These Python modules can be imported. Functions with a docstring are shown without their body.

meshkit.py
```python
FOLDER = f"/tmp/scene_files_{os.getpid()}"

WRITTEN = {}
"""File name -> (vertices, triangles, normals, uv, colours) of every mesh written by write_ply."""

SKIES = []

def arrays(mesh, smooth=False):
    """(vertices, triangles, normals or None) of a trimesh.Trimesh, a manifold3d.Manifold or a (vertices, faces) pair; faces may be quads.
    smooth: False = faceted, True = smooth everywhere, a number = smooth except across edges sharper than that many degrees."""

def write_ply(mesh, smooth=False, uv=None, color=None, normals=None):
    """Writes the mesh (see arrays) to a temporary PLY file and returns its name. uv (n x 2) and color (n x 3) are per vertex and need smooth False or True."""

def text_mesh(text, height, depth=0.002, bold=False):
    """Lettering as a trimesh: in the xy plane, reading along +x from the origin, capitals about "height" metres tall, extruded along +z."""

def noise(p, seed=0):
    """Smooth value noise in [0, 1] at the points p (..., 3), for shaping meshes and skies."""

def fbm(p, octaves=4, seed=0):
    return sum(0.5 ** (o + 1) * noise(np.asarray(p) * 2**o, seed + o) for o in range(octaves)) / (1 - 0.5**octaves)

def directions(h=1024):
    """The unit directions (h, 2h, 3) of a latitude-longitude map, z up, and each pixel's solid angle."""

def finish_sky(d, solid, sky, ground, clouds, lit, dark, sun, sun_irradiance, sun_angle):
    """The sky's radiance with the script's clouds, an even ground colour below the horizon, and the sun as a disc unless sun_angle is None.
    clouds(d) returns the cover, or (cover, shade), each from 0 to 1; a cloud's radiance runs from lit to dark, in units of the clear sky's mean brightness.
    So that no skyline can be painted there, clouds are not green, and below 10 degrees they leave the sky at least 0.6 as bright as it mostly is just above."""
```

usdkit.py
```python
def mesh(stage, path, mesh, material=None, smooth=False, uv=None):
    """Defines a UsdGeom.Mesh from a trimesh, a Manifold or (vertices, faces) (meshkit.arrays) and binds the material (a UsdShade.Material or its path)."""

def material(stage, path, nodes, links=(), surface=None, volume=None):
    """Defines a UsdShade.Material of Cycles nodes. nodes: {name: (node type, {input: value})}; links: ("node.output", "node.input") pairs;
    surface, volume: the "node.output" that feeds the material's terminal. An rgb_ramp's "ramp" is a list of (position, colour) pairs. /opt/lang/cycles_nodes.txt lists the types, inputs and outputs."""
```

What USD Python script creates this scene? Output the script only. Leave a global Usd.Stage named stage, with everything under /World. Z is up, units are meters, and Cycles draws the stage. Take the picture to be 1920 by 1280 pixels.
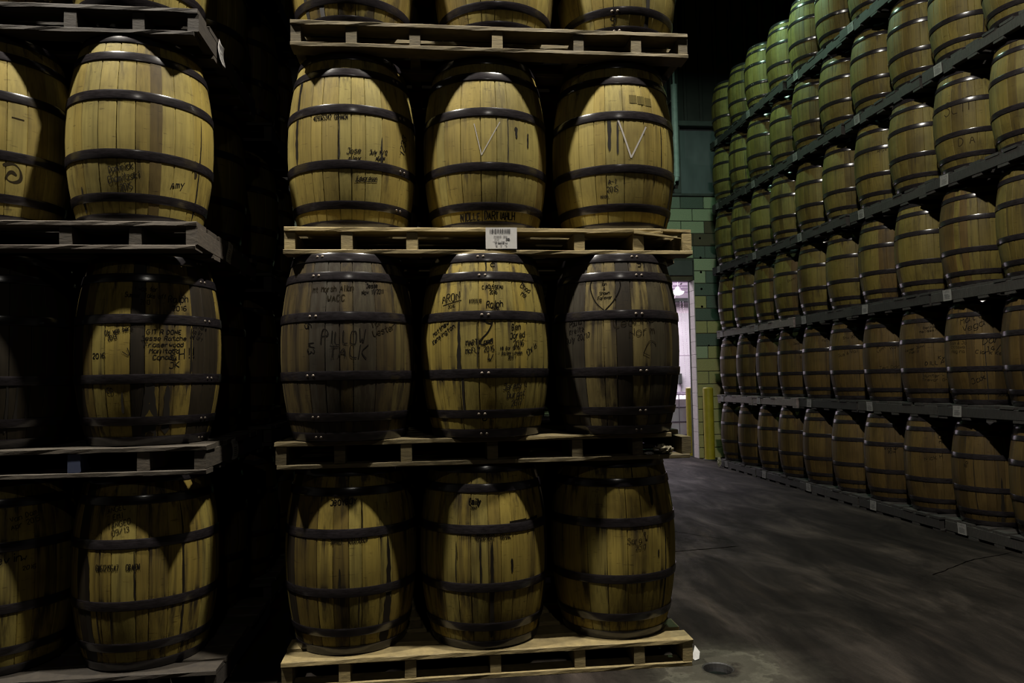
import math, random
import numpy as np
import shapely.geometry as sg
import trimesh
import usdkit
from pxr import Gf, Sdf, Usd, UsdGeom, UsdLux, UsdShade, Vt

stage = Usd.Stage.CreateInMemory()
UsdGeom.SetStageUpAxis(stage, UsdGeom.Tokens.z)
UsdGeom.SetStageMetersPerUnit(stage, 1.0)
UsdGeom.Xform.Define(stage, '/World')

# ------------------------------------------------------------------ camera, lamps, exposure
F_PX, PITCH, YAW, ROLL, EYE = 1372.83, 0.0544, 0.11166, -0.01719, 1.43107
cam = UsdGeom.Camera.Define(stage, '/World/camera')
cam.CreateHorizontalApertureAttr(36.0)
cam.CreateVerticalApertureAttr(24.0)
cam.CreateFocalLengthAttr(36.0 * F_PX / 1920)
cam.CreateClippingRangeAttr(Gf.Vec2f(0.05, 200))
cam.CreateExposureAttr(-0.68)
_cy, _sy, _cp, _sp = math.cos(YAW), math.sin(YAW), math.cos(PITCH), math.sin(PITCH)
FW = np.array([_sy * _cp, _cy * _cp, _sp]); _r = np.array([_cy, -_sy, 0]); _u = np.cross(_r, FW)
RT = _r * math.cos(ROLL) + _u * math.sin(ROLL); UP = _u * math.cos(ROLL) - _r * math.sin(ROLL)
M = np.eye(4); M[0, :3], M[1, :3], M[2, :3], M[3, :3] = RT, UP, -FW, (0, 0, EYE)
cam.AddTransformOp().Set(Gf.Matrix4d(M.tolist()))


def disk_lamp(name, pos, radius, color, intensity, cone=None, soft=0.3):
    l = UsdLux.DiskLight.Define(stage, '/World/' + name)
    l.CreateRadiusAttr(radius); l.CreateColorAttr(Gf.Vec3f(*color)); l.CreateIntensityAttr(intensity)
    l.AddTranslateOp().Set(Gf.Vec3d(*pos))
    if cone:
        s = UsdLux.ShapingAPI.Apply(l.GetPrim())
        s.CreateShapingConeAngleAttr(cone); s.CreateShapingConeSoftnessAttr(soft)
    return l


NEUT = (1.0, 0.93, 0.82)
disk_lamp('high_bay_lamp_front', (1.4, 2.48, 7.0), 0.13, NEUT, 7000)          # aisle lamp in front of the middle stack
disk_lamp('high_bay_lamp_left', (-3.0, 2.48, 7.0), 0.13, NEUT, 7000)          # next lamp to the left along the same aisle
disk_lamp('high_bay_lamp_behind', (0.8, -6.3, 7.4), 0.13, NEUT, 850)         # next aisle, behind the camera
disk_lamp('high_bay_lamp_green', (3.6, 8.7, 7.1), 0.13, (0.56, 1.0, 0.72), 1050)  # aged mercury lamp over the cross aisle
l = UsdLux.RectLight.Define(stage, '/World/annex_lamp_row')
l.CreateWidthAttr(5.0); l.CreateHeightAttr(3.0); l.CreateIntensityAttr(34.0); l.CreateColorAttr(Gf.Vec3f(1.0, 0.90, 0.99))
l.AddTranslateOp().Set(Gf.Vec3d(4.0, 16.2, 4.9))


# ------------------------------------------------------------------ helpers
taken = {}


def numbered(parent, name):
    key = (str(parent), name)
    n = taken.get(key, -1) + 1
    taken[key] = n
    return name if n == 0 else f'{name}_{n:03d}'


def ppath(parent):
    return '/World' if parent is None else str(parent.GetPath())


def put(name, v, f, mat, parent=None, n=None, label=None, kind=None):
    """One Mesh prim of triangles under parent (or /World)."""
    par = ppath(parent)
    path = f'{par}/{numbered(par, name)}'
    m = UsdGeom.Mesh.Define(stage, path)
    v = np.asarray(v, np.float32); f = np.asarray(f, np.int32)
    if f.shape[1] == 4:
        f = np.vstack([f[:, [0, 1, 2]], f[:, [0, 2, 3]]])
    m.CreatePointsAttr(Vt.Vec3fArray.FromNumpy(np.ascontiguousarray(v)))
    m.CreateFaceVertexCountsAttr(Vt.IntArray.FromNumpy(np.full(len(f), 3, np.int32)))
    m.CreateFaceVertexIndicesAttr(Vt.IntArray.FromNumpy(np.ascontiguousarray(f.ravel())))
    m.CreateSubdivisionSchemeAttr('none')
    m.CreateExtentAttr(Vt.Vec3fArray.FromNumpy(np.stack([v.min(0), v.max(0)])))
    if n is not None:
        m.CreateNormalsAttr(Vt.Vec3fArray.FromNumpy(np.ascontiguousarray(np.asarray(n, np.float32))))
        m.SetNormalsInterpolation('vertex')
    UsdShade.MaterialBindingAPI.Apply(m.GetPrim()).Bind(mat)
    p = m.GetPrim()
    if label: p.SetCustomDataByKey('label', label)
    if kind: p.SetCustomDataByKey('kind', kind)
    return p


def tag(p, label=None, cat=None, group=None, kind=None):
    for k, val in (('label', label), ('category', cat), ('group', group), ('kind', kind)):
        if val: p.SetCustomDataByKey(k, val)
    return p


def thing(name, label, cat, loc=(0, 0, 0), rotz=0.0, group=None, kind=None):
    x = UsdGeom.Xform.Define(stage, '/World/' + numbered('/World', name))
    x.AddTranslateOp().Set(Gf.Vec3d(*map(float, loc)))
    x.AddRotateZOp().Set(float(rotz))
    return tag(x.GetPrim(), label, cat, group, kind)


def dup(root, label, loc, rotz=0.0, group=None):
    base = root.GetName()
    if base[-4:-3] == '_' and base[-3:].isdigit(): base = base[:-4]
    r = thing(base, label, root.GetCustomDataByKey('category'), loc, rotz, group or root.GetCustomDataByKey('group'))
    r.GetReferences().AddInternalReference(root.GetPath())
    r.SetInstanceable(True)
    return r


def box_arrays(x0, y0, z0, x1, y1, z1, c=0.0):
    """A box, with chamfered edges when c > 0."""
    if c <= 0:
        v = np.array([[x, y, z] for x in (x0, x1) for y in (y0, y1) for z in (z0, z1)], float)
        f = np.array([[0, 1, 3, 2], [4, 6, 7, 5], [0, 4, 5, 1], [2, 3, 7, 6], [0, 2, 6, 4], [1, 5, 7, 3]])
        return v, f
    pts = []
    for sx, x in ((1, x0), (-1, x1)):
        for sy, y in ((1, y0), (-1, y1)):
            for sz, z in ((1, z0), (-1, z1)):
                pts += [[x + sx * c, y + sy * c, z], [x + sx * c, y, z + sz * c], [x, y + sy * c, z + sz * c]]
    h = trimesh.convex.convex_hull(np.array(pts))
    return np.array(h.vertices), np.array(h.faces)


def tri(f):
    f = np.asarray(f)
    return f if f.shape[1] == 3 else np.vstack([f[:, [0, 1, 2]], f[:, [0, 2, 3]]])


def join(parts):
    vs, fs, n = [], [], 0
    for v, f in parts:
        vs.append(np.asarray(v, float)); fs.append(tri(f) + n); n += len(v)
    return np.vstack(vs), np.vstack(fs)


def tube_arrays(pts, r, sides=16, caps=True):
    p = np.asarray(pts, float); r = np.broadcast_to(r, (len(p),))
    t = np.gradient(p, axis=0); t /= np.linalg.norm(t, axis=1, keepdims=True)
    a = np.cross(t, np.where(np.abs(t[:, 2:]) < 0.9, [0, 0, 1.0], [1.0, 0, 0])); a /= np.linalg.norm(a, axis=1, keepdims=True)
    b = np.cross(t, a); g = np.arange(sides) * 2 * math.pi / sides
    nn = np.cos(g)[None, :, None] * a[:, None] + np.sin(g)[None, :, None] * b[:, None]
    v = (p[:, None] + r[:, None, None] * nn).reshape(-1, 3)
    i, j = np.meshgrid(np.arange(len(p) - 1), np.arange(sides), indexing='ij')
    q = np.stack([i * sides + j, i * sides + (j + 1) % sides, (i + 1) * sides + (j + 1) % sides, (i + 1) * sides + j], -1).reshape(-1, 4)
    f = tri(q); n = nn.reshape(-1, 3)
    if caps:
        for k, sgn in ((0, -1), (len(p) - 1, 1)):
            s = len(v); v = np.vstack([v, v[k * sides:(k + 1) * sides], p[k]]); n = np.vstack([n, np.repeat((sgn * t[k])[None], sides + 1, 0)])
            f = np.vstack([f, [[s + jj, s + (jj + 1) % sides, s + sides] for jj in range(sides)]])
    return v, f, n


# ------------------------------------------------------------------ materials
H = 0.895          # barrel height
RB, RH = 0.333, 0.268  # bilge and head radius
HOOPS = [(0.022, 0.044), (0.128, 0.040), (0.345, 0.043), (0.655, 0.043), (0.872, 0.040), (0.978, 0.044)]  # centre as a fraction of H, width in m


def look(name):
    return '/World/Looks/' + name


def hoop_dirt():
    """Grime collects at and below each hoop: (fraction of height, amount)."""
    x = np.linspace(0, 1, 128); a = np.zeros(128) + 0.10
    for c, w in HOOPS:
        hw = w / H / 2
        below = np.where(x < c - hw, np.exp(-(c - hw - x) / 0.075), 0)
        above = np.where(x > c + hw, np.exp(-(x - c - hw) / 0.016), 0)
        a = np.maximum(a, np.maximum(below, 0.9 * above))
    a = np.maximum(a, 0.9 * np.exp(-x / 0.10))
    return [(float(p), (float(q),) * 3) for p, q in zip(x, a)]


DIRT = hoop_dirt()


def wood(name, base, stain=0.5, dark=(0.018, 0.013, 0.007), grey=0.0):
    b = np.array(base)
    nodes = {
        'tc': ('texture_coordinate', {}), 'geo': ('geometry', {}),
        'sep': ('separate_xyz', {}), 'zn': ('math', {'math_type': 'divide', 'value2': H}),
        'dirt': ('rgb_ramp', {'ramp': DIRT}), 'dirtv': ('rgb_to_bw', {}),
        'm1': ('mapping', {'scale': (70, 70, 2.2)}), 'n1': ('noise_texture', {'scale': 1.0, 'detail': 5.0, 'roughness': 0.65}),
        'm2': ('mapping', {'scale': (26, 26, 1.1)}), 'n2': ('noise_texture', {'scale': 1.0, 'detail': 4.0, 'roughness': 0.6}),
        'n3': ('noise_texture', {'scale': 3.3, 'detail': 3.0, 'roughness': 0.55}),
        'm4': ('mapping', {'scale': (16, 16, 90)}), 'n4': ('noise_texture', {'scale': 1.0, 'detail': 3.0, 'roughness': 0.6}),
        'n5': ('noise_texture', {'scale': 160.0, 'detail': 2.0}),
        'g': ('rgb_ramp', {'ramp': [(0.25, tuple(b * 0.62)), (0.48, tuple(b * 0.95)), (0.75, tuple(b * 1.16))]}),
        'bl': ('rgb_ramp', {'ramp': [(0.28, (0.50, 0.47, 0.44)), (0.5, (0.92, 0.92, 0.92)), (0.72, (1.14, 1.13, 1.08))]}),
        'c1': ('mix', {'mix_type': 'multiply', 'fac': 0.9}),
        'mk': ('rgb_ramp', {'ramp': [(0.0, (1, 1, 1)), (0.64, (1, 1, 1)), (0.72, (0.36, 0.33, 0.30)), (1.0, (0.35, 0.33, 0.3))]}),
        'c2': ('mix', {'mix_type': 'multiply', 'fac': 0.75}),
        'dr': ('map_range', {'from_min': 0.60 - 0.14 * stain, 'from_max': 0.70 - 0.08 * stain, 'to_min': 0.0, 'to_max': 1.0, 'clamp': True}),
        'dd': ('math', {'math_type': 'multiply_add', 'value2': 0.85, 'value3': 0.25 + 0.3 * stain}),
        'dm': ('math', {'math_type': 'multiply', 'use_clamp': True}),
        'ds': ('math', {'math_type': 'multiply', 'value2': 0.55 + 0.5 * stain, 'use_clamp': True}),
        'c3': ('mix', {'mix_type': 'mix', 'color2': dark}),
        'bump': ('bump', {'strength': 0.35, 'distance': 0.002}),
        'p': ('principled_bsdf', {'roughness': 0.62, 'specular_ior_level': 0.16}),
    }
    links = [('tc.object', 'sep.vector'), ('sep.z', 'zn.value1'), ('zn.value', 'dirt.fac'), ('dirt.color', 'dirtv.color'),
             ('geo.position', 'm1.vector'), ('m1.vector', 'n1.vector'), ('geo.position', 'm2.vector'), ('m2.vector', 'n2.vector'),
             ('geo.position', 'n3.vector'), ('geo.position', 'm4.vector'), ('m4.vector', 'n4.vector'), ('geo.position', 'n5.vector'),
             ('n1.fac', 'g.fac'), ('n3.fac', 'bl.fac'), ('g.color', 'c1.color1'), ('bl.color', 'c1.color2'),
             ('n4.fac', 'mk.fac'), ('c1.color', 'c2.color1'), ('mk.color', 'c2.color2'),
             ('n2.fac', 'dr.value'), ('dirtv.val', 'dd.value1'), ('dr.result', 'dm.value1'), ('dd.value', 'dm.value2'), ('dm.value', 'ds.value1'),
             ('ds.value', 'c3.fac'), ('c2.color', 'c3.color1'), ('c3.color', 'p.base_color'),
             ('n1.fac', 'bump.height'), ('bump.normal', 'p.normal')]
    return usdkit.material(stage, look(name), nodes, links, surface='p.BSDF')


def noisy(name, c0, c1, scale=8, rough=0.7, stretch=(1, 1, 1), metallic=0.0, bump=0.2, dist=0.003, detail=4.0, spec=0.5, lo=0.3, hi=0.7):
    nodes = {'geo': ('geometry', {}), 'm': ('mapping', {'scale': stretch}), 'n': ('noise_texture', {'scale': scale, 'detail': detail, 'roughness': 0.6}),
             'r': ('rgb_ramp', {'ramp': [(lo, c0), (hi, c1)]}), 'b': ('bump', {'strength': bump, 'distance': dist}),
             'p': ('principled_bsdf', {'roughness': rough, 'metallic': metallic, 'specular_ior_level': spec})}
    links = [('geo.position', 'm.vector'), ('m.vector', 'n.vector'), ('n.fac', 'r.fac'), ('r.color', 'p.base_color'), ('n.fac', 'b.height'), ('b.normal', 'p.normal')]
    return usdkit.material(stage, look(name), nodes, links, surface='p.BSDF')


def plain(name, c, rough=0.6, metallic=0.0, spec=0.5):
    return usdkit.material(stage, look(name), {'p': ('principled_bsdf', {'base_color': c, 'roughness': rough, 'metallic': metallic, 'specular_ior_level': spec})}, surface='p.BSDF')


def glow(name, c, s):
    return usdkit.material(stage, look(name), {'e': ('emission', {'color': c, 'strength': s})}, surface='e.emission')


OAK = np.array([0.196, 0.157, 0.043])
FRESH = [wood('oak_fresh_pale', OAK * 1.06, 0.25), wood('oak_fresh_honey', OAK * [0.98, 0.94, 0.84], 0.3), wood('oak_fresh_tan', OAK * [0.84, 0.80, 0.72], 0.35),
         wood('oak_fresh_straw', OAK * [1.0, 1.03, 1.1], 0.2), wood('oak_fresh_brown', OAK * [0.62, 0.56, 0.5], 0.4)]
AGED = [wood('oak_aged_honey', OAK * [0.92, 0.86, 0.68], 0.75), wood('oak_aged_tan', OAK * [0.74, 0.68, 0.55], 0.85), wood('oak_aged_gold', OAK * [1.0, 0.95, 0.74], 0.65),
        wood('oak_aged_umber', OAK * [0.45, 0.40, 0.34], 0.9), wood('oak_aged_straw', OAK * [0.86, 0.86, 0.8], 0.7)]
GREYED = [wood('oak_weathered_grey', (0.046, 0.039, 0.022), 1.1), wood('oak_weathered_olive', (0.078, 0.061, 0.021), 1.1), wood('oak_weathered_slate', (0.033, 0.0285, 0.0195), 1.1),
          wood('oak_weathered_straw', (0.120, 0.094, 0.034), 1.0), wood('oak_weathered_brown', (0.055, 0.040, 0.015), 1.1)]
DARKSTAVE = wood('oak_stained_shaded_stave', (0.014, 0.0105, 0.0055), 0.8)  # stained staves; one in the left stack stands in for shade
BROWNSTAVE = wood('oak_brown_stave', OAK * [0.40, 0.35, 0.36], 0.3)
steel = noisy('hoop_steel', (0.006, 0.0052, 0.0056), (0.017, 0.0145, 0.016), 26, 0.20, (1, 1, 5), 0.0, 0.30, 0.0008, 5.0, 0.7)
steel_bright = noisy('hoop_steel_galvanised', (0.17, 0.16, 0.17), (0.30, 0.28, 0.29), 22, 0.33, (1, 1, 6), 0.95, 0.2, 0.001)
rivet_steel = plain('rivet_steel', (0.12, 0.10, 0.08), 0.5, 0.8)
ink = plain('black_marker_ink', (0.006, 0.005, 0.004), 0.9, 0.0, 0.05)
ink_faint = plain('faded_marker_ink', (0.016, 0.012, 0.006), 0.9, 0.0, 0.05)
chalk = plain('chalk_line', (0.250, 0.235, 0.215), 0.9)
leak = plain('dried_whiskey_leak', (0.006, 0.0045, 0.0025), 0.55, 0.0, 0.2)
PW = np.array([0.22, 0.17, 0.07])
PAL = [noisy('pallet_wood_pale', tuple(PW * 0.75), tuple(PW * 1.2), 6, 0.72, (3, 3, 12), 0, 0.4, 0.004), noisy('pallet_wood_tan', tuple(PW * 0.5), tuple(PW * 0.9), 6, 0.75, (3, 3, 12), 0, 0.4, 0.004),
       noisy('pallet_wood_brown', tuple(PW * 0.32), tuple(PW * 0.62), 6, 0.78, (3, 3, 12), 0, 0.4, 0.004)]
PALD = [noisy('pallet_wood_aged', tuple(PW * 0.36), tuple(PW * 0.62), 6, 0.78, (3, 3, 12), 0, 0.4, 0.004), noisy('pallet_wood_old', tuple(PW * 0.24), tuple(PW * 0.46), 6, 0.78, (3, 3, 12), 0, 0.4, 0.004), noisy('pallet_wood_dull', tuple(PW * 0.16), tuple(PW * 0.34), 6, 0.8, (3, 3, 12), 0, 0.4, 0.004)]
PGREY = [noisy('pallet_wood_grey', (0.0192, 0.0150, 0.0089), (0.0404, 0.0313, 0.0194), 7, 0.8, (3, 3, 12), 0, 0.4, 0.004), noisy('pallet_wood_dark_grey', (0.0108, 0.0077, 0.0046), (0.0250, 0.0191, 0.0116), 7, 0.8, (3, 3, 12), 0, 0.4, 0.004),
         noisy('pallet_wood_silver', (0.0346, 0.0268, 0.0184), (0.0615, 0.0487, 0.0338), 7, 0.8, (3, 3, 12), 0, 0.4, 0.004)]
PBLUE = noisy('pallet_wood_blue_paint', (0.008, 0.012, 0.03), (0.016, 0.024, 0.055), 7, 0.7)
paper = noisy('tag_paper', (0.350, 0.345, 0.330), (0.410, 0.405, 0.395), 30, 0.6, bump=0.05)
paper_dull = noisy('tag_paper_dull', (0.13, 0.128, 0.12), (0.17, 0.167, 0.155), 30, 0.6, bump=0.05)
print_ink = plain('tag_print', (0.03, 0.028, 0.03), 0.6)
print_grey = plain('tag_print_grey', (0.150, 0.140, 0.140), 0.6)


# ------------------------------------------------------------------ room
def floor_material():
    nodes = {'geo': ('geometry', {}),
             'm1': ('mapping', {'scale': (1.5, 0.6, 1), 'rotation': (0, 0, 0.08)}), 'n1': ('noise_texture', {'scale': 1.5, 'detail': 7.0, 'roughness': 0.62, 'distortion': 0.6}),
             'm2': ('mapping', {'scale': (6.5, 1.1, 1), 'rotation': (0, 0, -0.06)}), 'n2': ('noise_texture', {'scale': 1.0, 'detail': 4.0, 'roughness': 0.6}),
             'n3': ('noise_texture', {'scale': 140.0, 'detail': 2.0}),
             'r1': ('rgb_ramp', {'ramp': [(0.28, (0.0030, 0.0023, 0.0018)), (0.5, (0.0112, 0.0089, 0.0072)), (0.72, (0.037, 0.030, 0.025))]}),
             'r2': ('rgb_ramp', {'ramp': [(0.35, (0.55, 0.55, 0.56)), (0.6, (1.0, 1.0, 1.0)), (0.72, (1.6, 1.55, 1.45))]}),
             'c': ('mix', {'mix_type': 'multiply', 'fac': 1.0}),
             'r3': ('rgb_ramp', {'ramp': [(0.3, (0.8, 0.8, 0.8)), (0.7, (1.15, 1.15, 1.15))]}), 'c3': ('mix', {'mix_type': 'multiply', 'fac': 0.8}),
             # pale mineral bloom that dried around the drain
             'd': ('vector_math', {'math_type': 'subtract', 'vector2': (1.40, 3.56, 0.0)}), 'dsc': ('mapping', {'scale': (0.85, 0.95, 0)}), 'dl': ('vector_math', {'math_type': 'length'}),
             'n4': ('noise_texture', {'scale': 6.0, 'detail': 6.0, 'roughness': 0.7}), 'da': ('math', {'math_type': 'multiply_add', 'value2': 0.42, 'value3': -0.21}),
             'ds': ('math', {'math_type': 'add'}),
             'dr': ('rgb_ramp', {'ramp': [(0.0, (0.0,) * 3), (0.05, (0.08,) * 3), (0.10, (0.34,) * 3), (0.17, (0.30,) * 3), (0.225, (0.55,) * 3), (0.25, (0.26,) * 3), (0.33, (0.10,) * 3), (0.48, (0.0,) * 3)]}),
             'dv': ('rgb_to_bw', {}), 'c4': ('mix', {'mix_type': 'mix', 'color2': (0.085, 0.082, 0.062)}),
             'rr': ('map_range', {'from_min': 0.3, 'from_max': 0.7, 'to_min': 0.9, 'to_max': 0.62}),
             'b': ('bump', {'strength': 0.25, 'distance': 0.004}), 'p': ('principled_bsdf', {'specular_ior_level': 0.07})}
    links = [('geo.position', 'm1.vector'), ('m1.vector', 'n1.vector'), ('geo.position', 'm2.vector'), ('m2.vector', 'n2.vector'), ('geo.position', 'n3.vector'),
             ('n1.fac', 'r1.fac'), ('n2.fac', 'r2.fac'), ('r1.color', 'c.color1'), ('r2.color', 'c.color2'), ('n3.fac', 'r3.fac'), ('c.color', 'c3.color1'), ('r3.color', 'c3.color2'),
             ('geo.position', 'd.vector1'), ('d.vector', 'dsc.vector'), ('dsc.vector', 'dl.vector1'), ('geo.position', 'n4.vector'), ('n4.fac', 'da.value1'), ('dl.value', 'ds.value1'), ('da.value', 'ds.value2'),
             ('ds.value', 'dr.fac'), ('dr.color', 'dv.color'), ('dv.val', 'c4.fac'), ('c3.color', 'c4.color1'), ('c4.color', 'p.base_color'),
             ('n1.fac', 'rr.value'), ('rr.result', 'p.roughness'), ('n3.fac', 'b.height'), ('b.normal', 'p.normal')]
    return usdkit.material(stage, look('stained_concrete'), nodes, links, surface='p.BSDF')


concrete = floor_material()
mortar = noisy('grey_mortar', (0.025, 0.028, 0.022), (0.045, 0.048, 0.037), 40, 0.9)
block_green = noisy('block_paint_pale_green', (0.180, 0.220, 0.135), (0.250, 0.290, 0.180), 60, 0.75, bump=0.4)
block_warm_lit = noisy('block_paint_warm_lit', (0.20, 0.185, 0.072), (0.27, 0.25, 0.10), 60, 0.75, bump=0.4)  # pale block paint with the warm lamp light of the lower courses mixed in
block_mid = noisy('block_paint_mid_green', (0.100, 0.130, 0.095), (0.145, 0.175, 0.130), 60, 0.75, bump=0.4)
block_dark = noisy('block_paint_slate', (0.046, 0.066, 0.050), (0.074, 0.098, 0.076), 60, 0.75, bump=0.4)
block_brown = noisy('block_brown_tone', (0.043, 0.034, 0.016), (0.065, 0.050, 0.025), 60, 0.75, bump=0.4)  # browner tone on a few upper blocks
jamb_paint = noisy('jamb_white_paint', (0.34, 0.305, 0.295), (0.42, 0.385, 0.37), 20, 0.6)
far_block = usdkit.material(stage, look('far_block_wall'), {
    'geo': ('geometry', {}), 'm': ('mapping', {'rotation': (math.pi / 2, 0, 0)}),
    'k': ('brick_texture', {'scale': 1.0, 'brick_width': 0.436, 'row_height': 0.227, 'mortar_size': 0.006, 'color1': (0.30, 0.36, 0.24), 'color2': (0.16, 0.20, 0.15), 'mortar': (0.05, 0.055, 0.045)}),
    'p': ('principled_bsdf', {'roughness': 0.8})}, [('geo.position', 'm.vector'), ('m.vector', 'k.vector'), ('k.color', 'p.base_color')], surface='p.BSDF')
cladding = noisy('dark_cladding', (0.018, 0.019, 0.017), (0.034, 0.034, 0.030), 3, 0.7)
panel_blue = noisy('blue_grey_panel', (0.06, 0.075, 0.08), (0.10, 0.12, 0.127), 3.5, 0.55, (1, 1, 0.4))
dark_steel = noisy('dark_painted_steel', (0.025, 0.030, 0.028), (0.05, 0.055, 0.05), 5, 0.55)
ceil_mat = noisy('dark_ceiling', (0.010, 0.010, 0.010), (0.02, 0.02, 0.019), 2, 0.9)
annex_white = noisy('annex_white_paint', (0.50, 0.485, 0.50), (0.56, 0.545, 0.56), 3, 0.7)
annex_steel = noisy('annex_purlin_paint', (0.34, 0.28, 0.34), (0.44, 0.38, 0.44), 3, 0.6)

WY = 12.7            # near face of the far wall
DX0, DX1, DZ = 2.75, 4.756, 3.20
COURSE, LONG, TOPZ = 0.227, 0.436, 4.73


def slab(name, x0, y0, z0, x1, y1, z1, mat, parent=None, kind=None, label=None, c=0.0):
    v, f = box_arrays(x0, y0, z0, x1, y1, z1, c)
    return put(name, v, f, mat, parent, label=label, kind=kind)


# floor with a round hole for the drain
DRX, DRY, DRR = 1.395, 3.565, 0.075
poly = sg.box(-9, -4, 12, 21).difference(sg.Point(DRX, DRY).buffer(DRR, 24))
fv, ff = trimesh.creation.triangulate_polygon(poly, engine='earcut')
floor = put('floor', np.c_[fv, np.zeros(len(fv))], ff, concrete, n=np.tile([0, 0, 1.0], (len(fv), 1)))
tag(floor, 'dark stained concrete warehouse floor', kind='structure')
rng = random.Random(5)


def crack(pts, w):
    p = np.array(pts, float); out = [p[0]]
    for a, b in zip(p[:-1], p[1:]):
        n = max(2, int(np.linalg.norm(b - a) / 0.06))
        for i in range(1, n + 1):
            out.append(a + (b - a) * i / n + np.array([rng.uniform(-1, 1), rng.uniform(-1, 1)]) * 0.006)
    q = np.array(out); t = np.gradient(q, axis=0); t /= np.linalg.norm(t, axis=1, keepdims=True); s = np.c_[-t[:, 1], t[:, 0]]
    ww = np.array([w * rng.uniform(0.5, 1.2) for _ in q]); ww[-1] = 0.0005
    v = np.vstack([np.c_[q + s * ww[:, None], np.full(len(q), 0.0015)], np.c_[q - s * ww[:, None], np.full(len(q), 0.0015)]])
    n = len(q); f = np.array([[n + i, n + i + 1, i + 1, i] for i in range(n - 1)])
    put('crack', v, f, crack_mat, floor, n=np.tile([0, 0, 1.0], (len(v), 1)))


crack_mat = plain('crack_dirt', (0.0015, 0.0012, 0.001), 0.95, 0.0, 0.0)
crack([(1.0, 5.86), (2.05, 5.97), (2.6, 6.06)], 0.007)
crack([(3.55, 4.95), (4.10, 5.28), (4.6, 5.45)], 0.005)
crack([(1.9, 7.2), (2.6, 6.3)], 0.003)

# far wall: blocks laid one by one where the photo shows them
wall = put('wall_far', *join([box_arrays(-9, WY + 0.012, 0, DX0, WY + 0.20, TOPZ), box_arrays(DX0, WY + 0.012, DZ + 0.36, DX1, WY + 0.20, TOPZ), box_arrays(DX1, WY + 0.012, 0, 9, WY + 0.20, TOPZ)]), mortar)
tag(wall, 'painted concrete block wall at the far end of the aisle', kind='structure')
G, Wm, Md, Dk, Br = block_green, block_warm_lit, block_mid, block_dark, block_brown
COL = {0: {4.102: Md, 4.538: Dk, 4.974: G}, 1: {3.884: G, 4.32: G, 4.756: G, 5.192: Br}, 2: {4.102: G, 4.538: G, 4.974: Br}, 3: {3.884: G, 4.32: Br, 4.756: Br, 5.192: Dk},
       4: {4.102: G, 4.538: G, 4.756: Dk, 4.974: Dk}, 5: {4.756: G, 5.192: Md}, 6: {4.756: G, 4.974: Dk}, 7: {4.756: Dk, 5.192: Dk}, 8: {4.756: Wm, 4.974: Dk}, 9: {4.756: Dk, 5.192: Md},
       10: {4.756: Wm, 4.974: Wm}, 11: {4.756: Dk, 5.192: Dk}, 12: {4.756: G, 4.974: Wm}}
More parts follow.
